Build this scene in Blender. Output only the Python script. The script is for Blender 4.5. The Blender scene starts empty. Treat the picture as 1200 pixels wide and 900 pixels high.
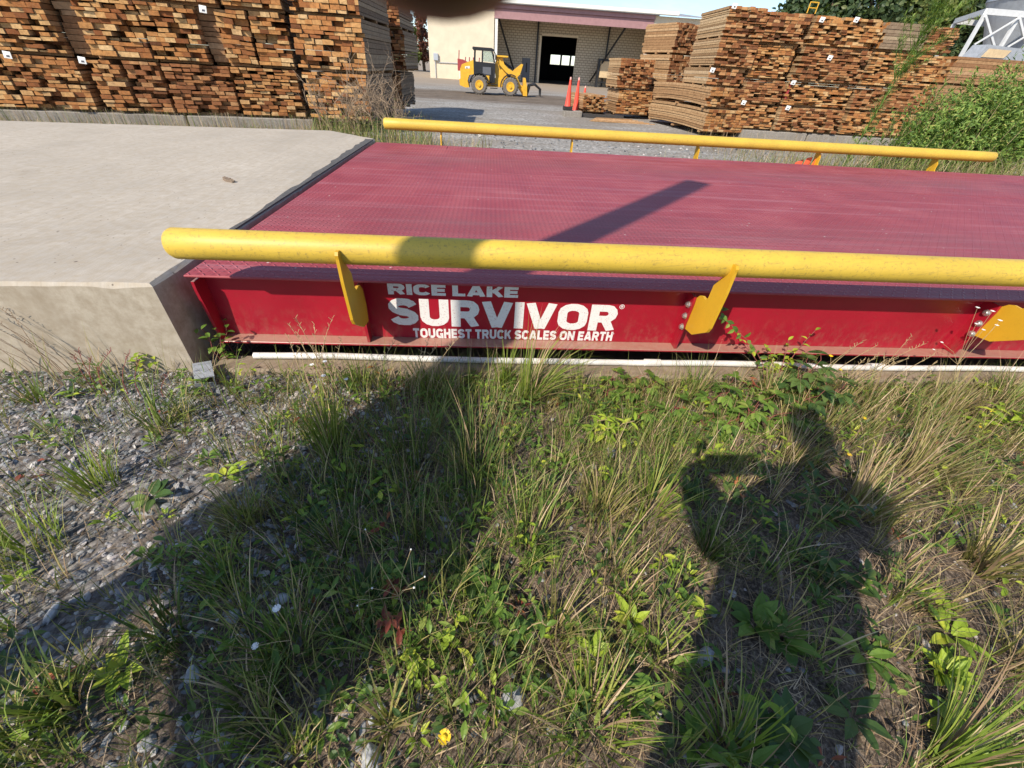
import bpy, math, random
import numpy as np
from mathutils import Vector, Matrix, Euler
PI = math.pi
R = math.radians
sc = bpy.context.scene
COL = sc.collection

# ------------------------------------------------------------------ camera, sky, sun, exposure
CAM = Vector((1.26336, -1.65881, 1.17679))
cd = bpy.data.cameras.new('camera')
cam = bpy.data.objects.new('camera', cd)
COL.objects.link(cam)
cd.sensor_fit = 'HORIZONTAL'; cd.sensor_width = 36.0; cd.lens = 14.24569
cd.clip_start = 0.002; cd.clip_end = 3000
CAMR = Matrix(((0.997759, -0.042237, 0.051891), (-0.014594, 0.619497, 0.784863), (0.065296, 0.783862, -0.617493)))            # rows: right, up, forward in world axes
CR, CU, CF = (Vector(r) for r in CAMR)
m3 = Matrix((CR, CU, -CF)).transposed()
cam.matrix_world = Matrix.Translation(CAM) @ m3.to_4x4()
cd.dof.use_dof = True; cd.dof.focus_distance = 3.5; cd.dof.aperture_fstop = 17.0
sc.camera = cam

AZ, EL = R(40.3), R(40.8)                           # shadows run towards +x +y
SUND = Vector((math.sin(AZ)*math.cos(EL), math.cos(AZ)*math.cos(EL), -math.sin(EL)))
w = bpy.data.worlds.new('World'); sc.world = w; w.use_nodes = True
wn, wl = w.node_tree.nodes, w.node_tree.links
bg = wn['Background']
sky = wn.new('ShaderNodeTexSky'); sky.sky_type = 'NISHITA'; sky.sun_disc = False
sky.sun_elevation = EL; sky.sun_rotation = PI + AZ
sky.air_density = .85; sky.dust_density = .3; sky.ozone_density = 2.6
tc = wn.new('ShaderNodeTexCoord')
mp = wn.new('ShaderNodeMapping'); mp.inputs['Scale'].default_value = (1.6, 1.6, 7.0)
nz = wn.new('ShaderNodeTexNoise'); nz.inputs['Scale'].default_value = 3.2; nz.inputs['Detail'].default_value = 7; nz.inputs['Roughness'].default_value = .62
rp = wn.new('ShaderNodeValToRGB'); rp.color_ramp.elements[0].position = .54; rp.color_ramp.elements[1].position = .80
rp.color_ramp.elements[0].color = (0, 0, 0, 1); rp.color_ramp.elements[1].color = (.6, .6, .6, 1)
mx = wn.new('ShaderNodeMixRGB'); mx.inputs[2].default_value = (6.5, 6.7, 7.1, 1)
wl.new(tc.outputs['Generated'], mp.inputs['Vector']); wl.new(mp.outputs['Vector'], nz.inputs['Vector'])
wl.new(nz.outputs['Fac'], rp.inputs['Fac']); wl.new(rp.outputs['Color'], mx.inputs[0])
wl.new(sky.outputs['Color'], mx.inputs[1]); wl.new(mx.outputs['Color'], bg.inputs['Color'])
bg.inputs['Strength'].default_value = .14
sd = bpy.data.lights.new('sun', 'SUN'); sd.energy = 4.2; sd.angle = R(.53); sd.color = (1.0, .91, .77)
sun = bpy.data.objects.new('sun', sd); COL.objects.link(sun)
sun.rotation_euler = SUND.to_track_quat('-Z', 'Y').to_euler()
sc.view_settings.view_transform = 'Standard'; sc.view_settings.look = 'None'
sc.view_settings.gamma = 1; sc.view_settings.use_curve_mapping = False
sc.view_settings.exposure = .42

# ------------------------------------------------------------------ node helpers and materials
class NT:
    def __init__(s, name):
        s.m = bpy.data.materials.new(name); s.m.use_nodes = True
        s.n = s.m.node_tree.nodes; s.l = s.m.node_tree.links
        s.b = s.n['Principled BSDF']; s.out = s.n['Material Output']
    def node(s, t, **k):
        n = s.n.new(t)
        for a, v in k.items(): setattr(n, a, v)
        return n
    def put(s, sock, v):
        if hasattr(v, 'is_linked') or hasattr(v, 'links'): s.l.new(v, sock)
        elif v is not None: sock.default_value = v
    def math(s, op, a, b=None, c=None, clamp=False):
        n = s.node('ShaderNodeMath', operation=op, use_clamp=clamp)
        s.put(n.inputs[0], a)
        if b is not None: s.put(n.inputs[1], b)
        if c is not None: s.put(n.inputs[2], c)
        return n.outputs[0]
    def coord(s, which='Object', scale=(1, 1, 1), rot=(0, 0, 0)):
        t = s.node('ShaderNodeTexCoord'); m = s.node('ShaderNodeMapping')
        m.inputs['Scale'].default_value = scale; m.inputs['Rotation'].default_value = rot
        s.l.new(t.outputs[which], m.inputs['Vector']); return m.outputs['Vector']
    def pos(s, scale=(1, 1, 1), rot=(0, 0, 0)):
        t = s.node('ShaderNodeNewGeometry'); m = s.node('ShaderNodeMapping'); o = t.outputs['Position']
        m.inputs['Scale'].default_value = scale
        if any(rot):                                   # turn first, then stretch
            r_ = s.node('ShaderNodeMapping'); r_.inputs['Rotation'].default_value = rot; s.l.new(o, r_.inputs['Vector']); o = r_.outputs['Vector']
        s.l.new(o, m.inputs['Vector']); return m.outputs['Vector']
    def noise(s, vec, scale=5, detail=4, rough=.55, dist=0):
        n = s.node('ShaderNodeTexNoise'); s.l.new(vec, n.inputs['Vector'])
        n.inputs['Scale'].default_value = scale; n.inputs['Detail'].default_value = detail
        n.inputs['Roughness'].default_value = rough; n.inputs['Distortion'].default_value = dist
        return n.outputs['Fac']
    def voro(s, vec, scale=5, feature='F1', out='Distance', rnd=1):
        n = s.node('ShaderNodeTexVoronoi', feature=feature); s.l.new(vec, n.inputs['Vector'])
        n.inputs['Scale'].default_value = scale; n.inputs['Randomness'].default_value = rnd
        return n.outputs[out]
    def ramp(s, fac, stops, interp='LINEAR'):
        n = s.node('ShaderNodeValToRGB'); cr = n.color_ramp; cr.interpolation = interp
        while len(cr.elements) < len(stops): cr.elements.new(.5)
        for e, (p, c) in zip(cr.elements, stops):
            e.position = p; e.color = (c, c, c, 1) if isinstance(c, (int, float)) else (*c, 1)
        s.put(n.inputs['Fac'], fac); return n.outputs['Color']
    def mix(s, f, a, b, mode='MIX'):
        n = s.node('ShaderNodeMixRGB', blend_type=mode)
        s.put(n.inputs[0], f)
        for i, v in ((1, a), (2, b)):
            s.put(n.inputs[i], (*v, 1) if isinstance(v, tuple) and len(v) == 3 else v)
        return n.outputs['Color']
    def island(s): return s.node('ShaderNodeNewGeometry').outputs['Random Per Island']
    def orand(s): return s.node('ShaderNodeObjectInfo').outputs['Random']
    def bump(s, h, strength=.3, dist=.01):
        n = s.node('ShaderNodeBump'); n.inputs['Strength'].default_value = strength
        n.inputs['Distance'].default_value = dist; s.l.new(h, n.inputs['Height'])
        s.l.new(n.outputs['Normal'], s.b.inputs['Normal']); return n
    def set(s, color=None, rough=.6, metal=0, spec=None):
        if color is not None: s.put(s.b.inputs['Base Color'], (*color, 1) if isinstance(color, tuple) and len(color) == 3 else color)
        s.put(s.b.inputs['Roughness'], rough); s.b.inputs['Metallic'].default_value = metal
        if spec is not None: s.b.inputs['Specular IOR Level'].default_value = spec
        return s.m

M = {}
def simple(name, c, rough=.6, metal=0, var=.18, scale=9, bump=.0):
    t = NT(name); v = t.pos(); n = t.noise(v, scale, 5, .6)
    lo = tuple(x*(1-var) for x in c); hi = tuple(min(1, x*(1+var)) for x in c)
    col = t.ramp(n, [(.3, lo), (.7, hi)])
    if bump: t.bump(t.noise(v, scale*4, 4), bump, .01)
    M[name] = t.set(col, rough, metal); return M[name]

def mk_concrete(name, base, dirt, broom=False, rotz=0, blotch=1.0):
    t = NT(name); v = t.pos()
    a = t.noise(v, 1.3, 6, .6); b = t.noise(v, 22, 6, .7)
    col = t.ramp(a, [(.30, tuple(x*.80 for x in base)), (.52, base), (.75, tuple(min(1, x*1.14) for x in base))])
    col = t.mix(t.ramp(b, [(.35, .75), (.7, 0.0)]), col, dirt)
    pit = t.voro(v, 60, 'F1'); col = t.mix(t.ramp(pit, [(.03, .55), (.11, 0)]), col, tuple(x*.45 for x in base))
    h = t.math('MULTIPLY', b, .5)
    if broom:
        s = t.pos((.7, 83, 1), (0, 0, rotz)); g = t.noise(s, 1, 5, .7, .9)
        col = t.mix(t.ramp(g, [(.38, .30), (.58, 0)]), col, tuple(x*.62 for x in base))
        h = t.math('ADD', h, t.math('MULTIPLY', g, .9))
        st = t.noise(t.pos((.5, 5, 1), (0, 0, .12)), 1.5, 5, .7)
        col = t.mix(t.ramp(st, [(.57, 0), (.72, .22)]), col, tuple(x*.55 for x in base))
        for sc2, th in ((5.5, .05), (19, .10)):
            sp = t.voro(t.pos(), sc2, 'F1'); col = t.mix(t.ramp(sp, [(th*.5, .75), (th, 0)]), col, (.09, .065, .05))
        cn = t.noise(t.pos(), .55, 7, .75, 1.5); col = t.mix(t.ramp(cn, [(.56, 0), (.66, .30)]), col, (.28, .23, .17))
    else:
        s = t.pos((6, 6, .8)); g = t.noise(s, 1.4, 5, .7)
        col = t.mix(t.ramp(g, [(.5, 0), (.72, .5*blotch)]), col, dirt)
    t.bump(h, .35, .006)
    M[name] = t.set(col, .92, 0, .2); return M[name]
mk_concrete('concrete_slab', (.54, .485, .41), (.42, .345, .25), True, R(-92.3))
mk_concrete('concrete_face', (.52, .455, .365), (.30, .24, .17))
mk_concrete('concrete_old', (.36, .33, .295), (.19, .165, .135))
mk_concrete('concrete_sand', (.33, .265, .195), (.20, .145, .095))

def mk_lumber(name, ramp, endmul=1.0, grey=0.0):
    t = NT(name); r = t.island()
    col = t.ramp(r, ramp)
    o_ = t.orand(); col = t.mix(t.ramp(o_, [(0, .0), (1, .32)]), col, (.33, .13, .05) if not grey else (.22, .18, .13))
    v = t.coord('Object'); n = t.noise(v, 14, 5, .65, .4)
    col = t.mix(t.ramp(n, [(.35, .45), (.62, 0)]), col, (.075, .028, .013))
    g = t.noise(t.coord('Object', (30, 3, 60)), 3, 4, .6)
    col = t.mix(t.ramp(g, [(.5, 0), (.75, .35)]), col, (.62, .44, .25) if not grey else (.36, .31, .25))
    t.bump(t.math('ADD', n, g), .4, .006)
    M[name] = t.set(col, .85, 0, .15); return M[name]
mk_lumber('timber_end', [(0, (.09, .027, .011)), (.12, (.28, .09, .028)), (.32, (.48, .195, .060)), (.6, (.61, .295, .098)), (.85, (.70, .41, .165)), (1, (.76, .52, .26))])
mk_lumber('timber_side', [(0, (.20, .10, .05)), (.4, (.38, .22, .11)), (.75, (.52, .33, .17)), (1, (.60, .42, .25))])
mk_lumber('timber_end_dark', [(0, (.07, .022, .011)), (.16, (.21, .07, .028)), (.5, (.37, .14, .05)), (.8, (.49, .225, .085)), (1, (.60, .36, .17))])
mk_lumber('timber_weathered', [(0, (.18, .125, .08)), (.4, (.29, .205, .13)), (.8, (.39, .285, .18)), (1, (.47, .35, .22))], grey=1)
mk_lumber('timber_pale', [(0, (.32, .20, .10)), (.35, (.46, .30, .155)), (.75, (.60, .42, .23)), (1, (.68, .50, .30))])

# truck scale paints
def mk_deck():
    t = NT('deck_red'); v = t.pos()
    sx = t.node('ShaderNodeSeparateXYZ'); t.l.new(v, sx.inputs[0]); X, Y = sx.outputs[0], sx.outputs[1]
    k = 1/.030
    U = t.math('MULTIPLY', X, k); V = t.math('MULTIPLY', Y, k)
    fu = t.math('SUBTRACT', t.math('FRACT', U), .5); fv = t.math('SUBTRACT', t.math('FRACT', V), .5)
    par = t.math('MODULO', t.math('ADD', t.math('FLOOR', U), t.math('FLOOR', V)), 2)
    par = t.math('ABSOLUTE', par)
    sg = t.math('SUBTRACT', t.math('MULTIPLY', par, 2), 1)
    fv2 = t.math('MULTIPLY', fv, sg)
    a = t.math('MULTIPLY', t.math('ADD', fu, fv2), .7071); b = t.math('MULTIPLY', t.math('SUBTRACT', fu, fv2), .7071)
    e = t.math('ADD', t.math('POWER', t.math('DIVIDE', a, .50), 2), t.math('POWER', t.math('DIVIDE', b, .17), 2))
    h = t.math('SUBTRACT', 1, t.math('MINIMUM', e, 1))
    n = t.noise(v, 2.2, 6, .65); f = t.noise(v, 70, 4, .7)
    col = t.ramp(n, [(.28, (.26, .034, .044)), (.5, (.33, .056, .068)), (.74, (.39, .095, .105))])
    col = t.mix(t.math('MULTIPLY', h, .55), col, (.46, .12, .15))
    tr = t.noise(t.pos((.25, 7, 1)), 2.0, 6, .7)          # wear along the way the lorries roll
    col = t.mix(t.ramp(tr, [(.50, 0), (.72, .55)]), col, (.46, .20, .225))
    col = t.mix(t.ramp(f, [(.62, 0), (.8, .35)]), col, (.40, .27, .24))
    wb = t.math('ABSOLUTE', t.math('SUBTRACT', t.math('ABSOLUTE', t.math('SUBTRACT', Y, 1.83)), .98)); wb = t.math('SUBTRACT', 1, t.math('DIVIDE', wb, .42), clamp=True)
    col = t.mix(t.math('MULTIPLY', wb, t.ramp(t.noise(t.pos((.6, 5, 1)), 2.4, 6, .7), [(.35, 0), (.65, .6)])), col, (.21, .085, .09))
    sk = t.voro(t.pos((1, 1, 0)), 7, 'F1'); col = t.mix(t.ramp(sk, [(.03, .9), (.05, 0)]), col, (.62, .55, .5))
    sc_ = t.noise(t.pos((1.5, 60, 1), (0, 0, .05)), 3, 3, .8); col = t.mix(t.ramp(sc_, [(.70, 0), (.76, .45)]), col, (.60, .38, .38))
    t.bump(h, .9, .005)
    M['deck_red'] = t.set(col, t.ramp(n, [(.3, .48), (.7, .64)]), 0, .35)
mk_deck()
def mk_paint(name, c, worn, rough, spk=60, amount=.6, dust=None, streak=True):
    t = NT(name); v = t.pos(); n = t.noise(v, 3.5, 6, .6); f = t.noise(v, spk, 5, .75)
    col = t.ramp(n, [(.3, tuple(x*.86 for x in c)), (.7, tuple(min(1, x*1.06) for x in c))])
    col = t.mix(t.ramp(f, [(.54, 0), (.68, amount)]), col, worn)
    if streak:
        s = t.noise(t.pos((2.2, 26, 26), (0, .12, 0)), 4, 5, .75); col = t.mix(t.ramp(s, [(.56, 0), (.72, amount)]), col, worn)
    if dust:
        sz = t.node('ShaderNodeSeparateXYZ'); t.l.new(v, sz.inputs[0])
        zf = t.math('SUBTRACT', 1, t.math('DIVIDE', t.math('SUBTRACT', sz.outputs[2], .09), .17), clamp=True)
        sp = t.math('MULTIPLY', zf, t.ramp(t.noise(t.pos((1, 1, .6)), 26, 6, .75), [(.48, 0), (.70, .5)]), clamp=True)
        col = t.mix(sp, col, (.30, .15, .10))
        rr = t.noise(t.pos((9, 9, .7)), 3, 5, .7); col = t.mix(t.ramp(rr, [(.62, 0), (.78, .45)]), col, (.17, .035, .02))
    if dust: # dust that settled on upward faces
        g = t.node('ShaderNodeNewGeometry'); sx = t.node('ShaderNodeSeparateXYZ'); t.l.new(g.outputs['True Normal'], sx.inputs[0])
        up = t.math('MULTIPLY', t.math('GREATER_THAN', sx.outputs[2], .7), t.ramp(f, [(.3, .95), (.7, .6)]))
        col = t.mix(up, col, dust)
    t.bump(f, .12, .003)
    M[name] = t.set(col, rough, 0, .5); return M[name]
mk_paint('beam_red', (.36, .010, .026), (.26, .03, .03), .33, 34, .35, dust=(.40, .255, .19), streak=False)
mk_paint('rail_yellow', (.67, .455, .06), (.25, .165, .06), .5, 75, .62)
mk_paint('bracket_yellow', (.68, .38, .02), (.55, .30, .03), .5, 120, .5, streak=False)
def mk_letter():
    t = NT('lettering_white'); v = t.pos(); f = t.noise(v, 130, 5, .8); n = t.noise(v, 12, 4, .6)
    col = t.mix(t.ramp(f, [(.57, 0), (.66, .85)]), (.78, .755, .72), (.42, .10, .11))
    col = t.mix(t.ramp(n, [(.55, 0), (.8, .25)]), col, (.5, .45, .4))
    M['lettering_white'] = t.set(col, .6)
mk_letter()
simple('strip_dark', (.10, .095, .09), .9, 0, .35, 60, .3)
simple('steel_dark', (.075, .068, .062), .55, .4, .3, 20)
simple('bolt_zinc', (.62, .62, .60), .35, .9, .15, 90)
simple('galvanised', (.50, .53, .56), .45, .35, .18, 40, .1)
simple('white_plastic', (.70, .68, .63), .5, 0, .22, 9)
simple('paper', (.84, .83, .80), .8, 0, .04, 30)
simple('ink', (.10, .10, .12), .8, 0, .05, 30)
simple('rubber', (.022, .021, .020), .8, 0, .3, 20)
simple('tyre_dusty', (.17, .15, .13), .9, 0, .3, 16, .2)
simple('machine_yellow', (.78, .43, .035), .4, 0, .14, 6)
simple('machine_black', (.018, .018, .02), .45, 0, .2, 6)
simple('cream_wall', (.72, .62, .46), .85, 0, .08, 1.2)
simple('mauve_trim', (.36, .20, .205), .7, 0, .1, 3)
simple('white_trim', (.78, .77, .70), .7, 0, .06, 3)
simple('grey_door', (.12, .125, .14), .6, 0, .1, 5)
simple('dark_interior', (.03, .03, .032), .9, 0, .2, 2)
simple('roof_metal', (.42, .41, .40), .5, .3, .1, 2)
simple('cone_orange', (.86, .085, .05), .5, 0, .08, 8)
simple('cone_tip', (.85, .45, .40), .5, 0, .08, 8)
simple('red_machine', (.34, .045, .045), .5, 0, .2, 4)
simple('silo_grey', (.44, .47, .51), .42, .35, .12, 3)
simple('frame_white', (.66, .66, .65), .5, 0, .07, 5)
simple('tarp_grey', (.33, .35, .38), .6, 0, .15, 6, .2)
simple('ply_tan', (.62, .46, .27), .8, 0, .12, 8)
simple('flag_orange', (.85, .15, .07), .6, 0, .12, 30)
simple('wet_puddle', (.10, .105, .115), .12, 0, .2, 3)
simple('bark', (.15, .105, .07), .9, 0, .3, 14, .4)
simple('twig_dry', (.33, .235, .155), .9, 0, .3, 30)
simple('stem_red', (.26, .075, .06), .7, 0, .25, 40)
simple('stem_straw', (.42, .31, .16), .8, 0, .25, 40)
simple('petal_white', (.82, .80, .74), .7, 0, .06, 90)
simple('petal_yellow', (.86, .58, .02), .6, 0, .1, 90)
simple('skin', (.105, .042, .026), .5, 0, .12, 60)
simple('shirt_blue', (.06, .09, .16), .85, 0, .1, 12)
simple('trousers', (.05, .05, .055), .85, 0, .1, 12)
simple('hair', (.02, .014, .01), .6, 0, .2, 60)
simple('phone_black', (.015, .015, .017), .25, 0, .1, 10)
simple('chip_wood', (.20, .145, .10), .9, 0, .4, 60, .3)
t = NT('glass_cab'); t.b.inputs['Transmission Weight'].default_value = .85; M['glass_cab'] = t.set((.75, .85, .82), .05)
# corrugated/block wall of the shed interior
t = NT('block_wall'); v = t.pos()
bk = t.node('ShaderNodeTexBrick'); mpv = t.coord('Object', (1, 1, 1), (R(90), 0, 0)); t.l.new(mpv, bk.inputs['Vector'])
bk.inputs['Scale'].default_value = 1.1; bk.inputs['Color1'].default_value = (.58, .50, .37, 1); bk.inputs['Color2'].default_value = (.52, .445, .33, 1); bk.inputs['Mortar'].default_value = (.25, .20, .15, 1)
bk.inputs['Mortar Size'].default_value = .03; M['block_wall'] = t.set(bk.outputs['Color'], .9)

def mk_leaf(name, ramp, trans=.25, rough=.5, vein=False):
    t = NT(name); r = t.island(); col = t.ramp(r, ramp)
    o = t.orand(); col = t.mix(t.math('MULTIPLY', o, .22), col, ramp[0][1])
    n = t.noise(t.pos(), 60, 3, .6); col = t.mix(t.ramp(n, [(.55, 0), (.85, .35)]), col, ramp[-1][1])
    t.set(col, rough, 0, .35)
    tr = t.node('ShaderNodeBsdfTranslucent'); t.l.new(t.mix(.5, col, (.30, .42, .03), 'MIX'), tr.inputs['Color'])
    mxs = t.node('ShaderNodeMixShader'); mxs.inputs[0].default_value = min(trans, .27)
    t.l.new(t.b.outputs[0], mxs.inputs[1]); t.l.new(tr.outputs[0], mxs.inputs[2]); t.l.new(mxs.outputs[0], t.out.inputs['Surface'])
    M[name] = t.m
mk_leaf('grass_green', [(0, (0.066, 0.125, 0.022)), (.35, (0.133, 0.213, 0.035)), (.65, (0.225, 0.306, 0.056)), (.85, (0.358, 0.375, 0.100)), (1, (0.503, 0.413, 0.175))])
mk_leaf('grass_lime', [(0, (0.113, 0.177, 0.024)), (.4, (0.200, 0.283, 0.035)), (.8, (0.338, 0.389, 0.071)), (1, (0.475, 0.425, 0.142))])
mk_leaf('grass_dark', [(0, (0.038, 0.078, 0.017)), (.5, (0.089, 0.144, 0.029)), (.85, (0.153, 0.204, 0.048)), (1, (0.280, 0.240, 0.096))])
mk_leaf('grass_olive', [(0, (0.119, 0.125, 0.035)), (.4, (0.238, 0.231, 0.062)), (.75, (0.398, 0.344, 0.119)), (1, (0.583, 0.450, 0.213))])
mk_leaf('straw', [(0, (0.165, 0.102, 0.060)), (.3, (0.331, 0.216, 0.126)), (.65, (0.534, 0.378, 0.222)), (1, (0.738, 0.564, 0.372))], .15, .8)
mk_leaf('leaf_green', [(0, (0.062, 0.124, 0.022)), (.5, (0.132, 0.235, 0.036)), (.85, (0.218, 0.338, 0.055)), (1, (0.341, 0.386, 0.083))], .35, .42)
mk_leaf('leaf_lime', [(0, (0.204, 0.310, 0.030)), (.5, (0.350, 0.479, 0.047)), (1, (0.626, 0.648, 0.077))], .4, .45)
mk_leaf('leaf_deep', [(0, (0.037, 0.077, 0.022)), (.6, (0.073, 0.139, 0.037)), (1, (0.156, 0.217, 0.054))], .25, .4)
mk_leaf('leaf_red', [(0, (0.184, 0.038, 0.030)), (.6, (0.368, 0.092, 0.054)), (1, (0.608, 0.232, 0.092))], .3, .5)
mk_leaf('fennel', [(0, (0.073, 0.146, 0.030)), (.5, (0.176, 0.294, 0.054)), (.9, (0.332, 0.433, 0.092)), (1, (0.552, 0.494, 0.155))], .4, .5)
mk_leaf('crown_green', [(0, (0.022, 0.043, 0.018)), (.5, (0.051, 0.085, 0.035)), (.9, (0.100, 0.139, 0.054)), (1, (0.184, 0.202, 0.077))], .25, .5)
mk_leaf('crown_light', [(0, (0.056, 0.092, 0.024)), (.6, (0.128, 0.169, 0.047)), (1, (0.257, 0.262, 0.077))], .25, .5)
mk_leaf('crown_russet', [(0, (0.092, 0.030, 0.024)), (.6, (0.220, 0.077, 0.054)), (1, (0.368, 0.155, 0.092))], .25, .5)

# ground: soil, litter and grey stone near the scale; stone yard with mud behind it
def mk_ground():
    t = NT('ground_soil'); v = t.pos()
    sx = t.node('ShaderNodeSeparateXYZ'); t.l.new(v, sx.inputs[0]); X, Y = sx.outputs[0], sx.outputs[1]
    big = t.noise(v, .9, 5, .6); mid = t.noise(v, 9, 6, .65); fine = t.noise(v, 95, 5, .75)
    soil = t.ramp(mid, [(.30, (.055, .041, .032)), (.5, (.115, .085, .064)), (.72, (.205, .155, .115))])
    soil = t.mix(t.ramp(fine, [(.48, 0), (.64, .85)]), soil, (.36, .285, .215))
    soil = t.mix(t.ramp(fine, [(.30, .8), (.44, 0)]), soil, (.03, .023, .018))
    vc = t.node('ShaderNodeTexVoronoi'); t.l.new(v, vc.inputs['Vector']); vc.inputs['Scale'].default_value = 55
    st = t.ramp(vc.outputs['Color'], [(.15, (.16, .165, .17)), (.5, (.30, .30, .30)), (.85, (.47, .455, .43))])
    st = t.mix(t.ramp(vc.outputs['Distance'], [(.45, 0), (.75, .85)]), st, (.06, .055, .05))
    # stone shows to the left of the beam and fades to soil on the right
    gx = t.math('SUBTRACT', .95, X); gx = t.math('ADD', t.math('MULTIPLY', gx, .55), t.math('MULTIPLY', t.math('SUBTRACT', big, .5), 2.6))
    near = t.mix(t.math('MULTIPLY', t.ramp(gx, [(.25, 0), (.6, 1)]), .55), soil, st)
    # yard
    yv = t.node('ShaderNodeTexVoronoi'); t.l.new(v, yv.inputs['Vector']); yv.inputs['Scale'].default_value = 16
    yd = t.ramp(yv.outputs['Color'], [(.1, (.20, .19, .175)), (.5, (.34, .325, .30)), (.9, (.48, .46, .43))])
    yn = t.noise(t.pos((.35, 1.1, 1)), .8, 6, .65)
    yd = t.mix(t.ramp(yn, [(.40, .65), (.62, 0)]), yd, (.22, .185, .145))
    my = t.math('SUBTRACT', 1, t.math('DIVIDE', t.math('ABSOLUTE', t.math('SUBTRACT', Y, 27.5)), 6.0))
    mud = t.math('MULTIPLY', t.ramp(t.math('ADD', my, t.math('MULTIPLY', t.math('SUBTRACT', yn, .5), 1.6)), [(.15, 0), (.5, 1)]), .92)
    mn = t.noise(t.pos((.5, 2.4, 1)), 1.6, 6, .75)
    mudc = t.ramp(mn, [(.32, (.055, .042, .032)), (.5, (.15, .115, .085)), (.68, (.27, .215, .16))])
    yd = t.mix(mud, yd, mudc)
    far = t.ramp(t.math('DIVIDE', Y, 100.0), [(.34, 0), (.42, 1)])
    yd = t.mix(t.math('MULTIPLY', far, .8), yd, (.34, .27, .20))
    dry = t.ramp(t.math('ADD', Y, t.math('MULTIPLY', big, 3)), [(0, 0), (1, 0)])
    yf = t.math('DIVIDE', t.math('SUBTRACT', Y, 4.2), 2.5, clamp=True)
    col = t.mix(yf, near, yd)
    t.bump(t.math('ADD', t.math('MULTIPLY', mid, .6), t.math('ADD', t.math('MULTIPLY', fine, .4), t.math('MULTIPLY', vc.outputs['Distance'], -.25))), .8, .02)
    M['ground_soil'] = t.set(col, .95, 0, .15)
mk_ground()
t = NT('gravel_stone'); r = t.island()
col = t.ramp(r, [(0, (.07, .076, .086)), (.35, (.19, .20, .21)), (.65, (.33, .335, .335)), (.88, (.47, .41, .39)), (1, (.58, .56, .52))])
n = t.noise(t.pos(), 120, 4, .7); col = t.mix(t.ramp(n, [(.5, 0), (.75, .5)]), col, (.20, .165, .13)); M['gravel_stone'] = t.set(col, .85)
t = NT('rock_pale'); n = t.noise(t.pos(), 40, 5, .7); M['rock_pale'] = t.set(t.ramp(n, [(.3, (.22, .225, .235)), (.55, (.42, .42, .42)), (.75, (.60, .58, .55))]), .85); t.bump(n, .5, .01)

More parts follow.
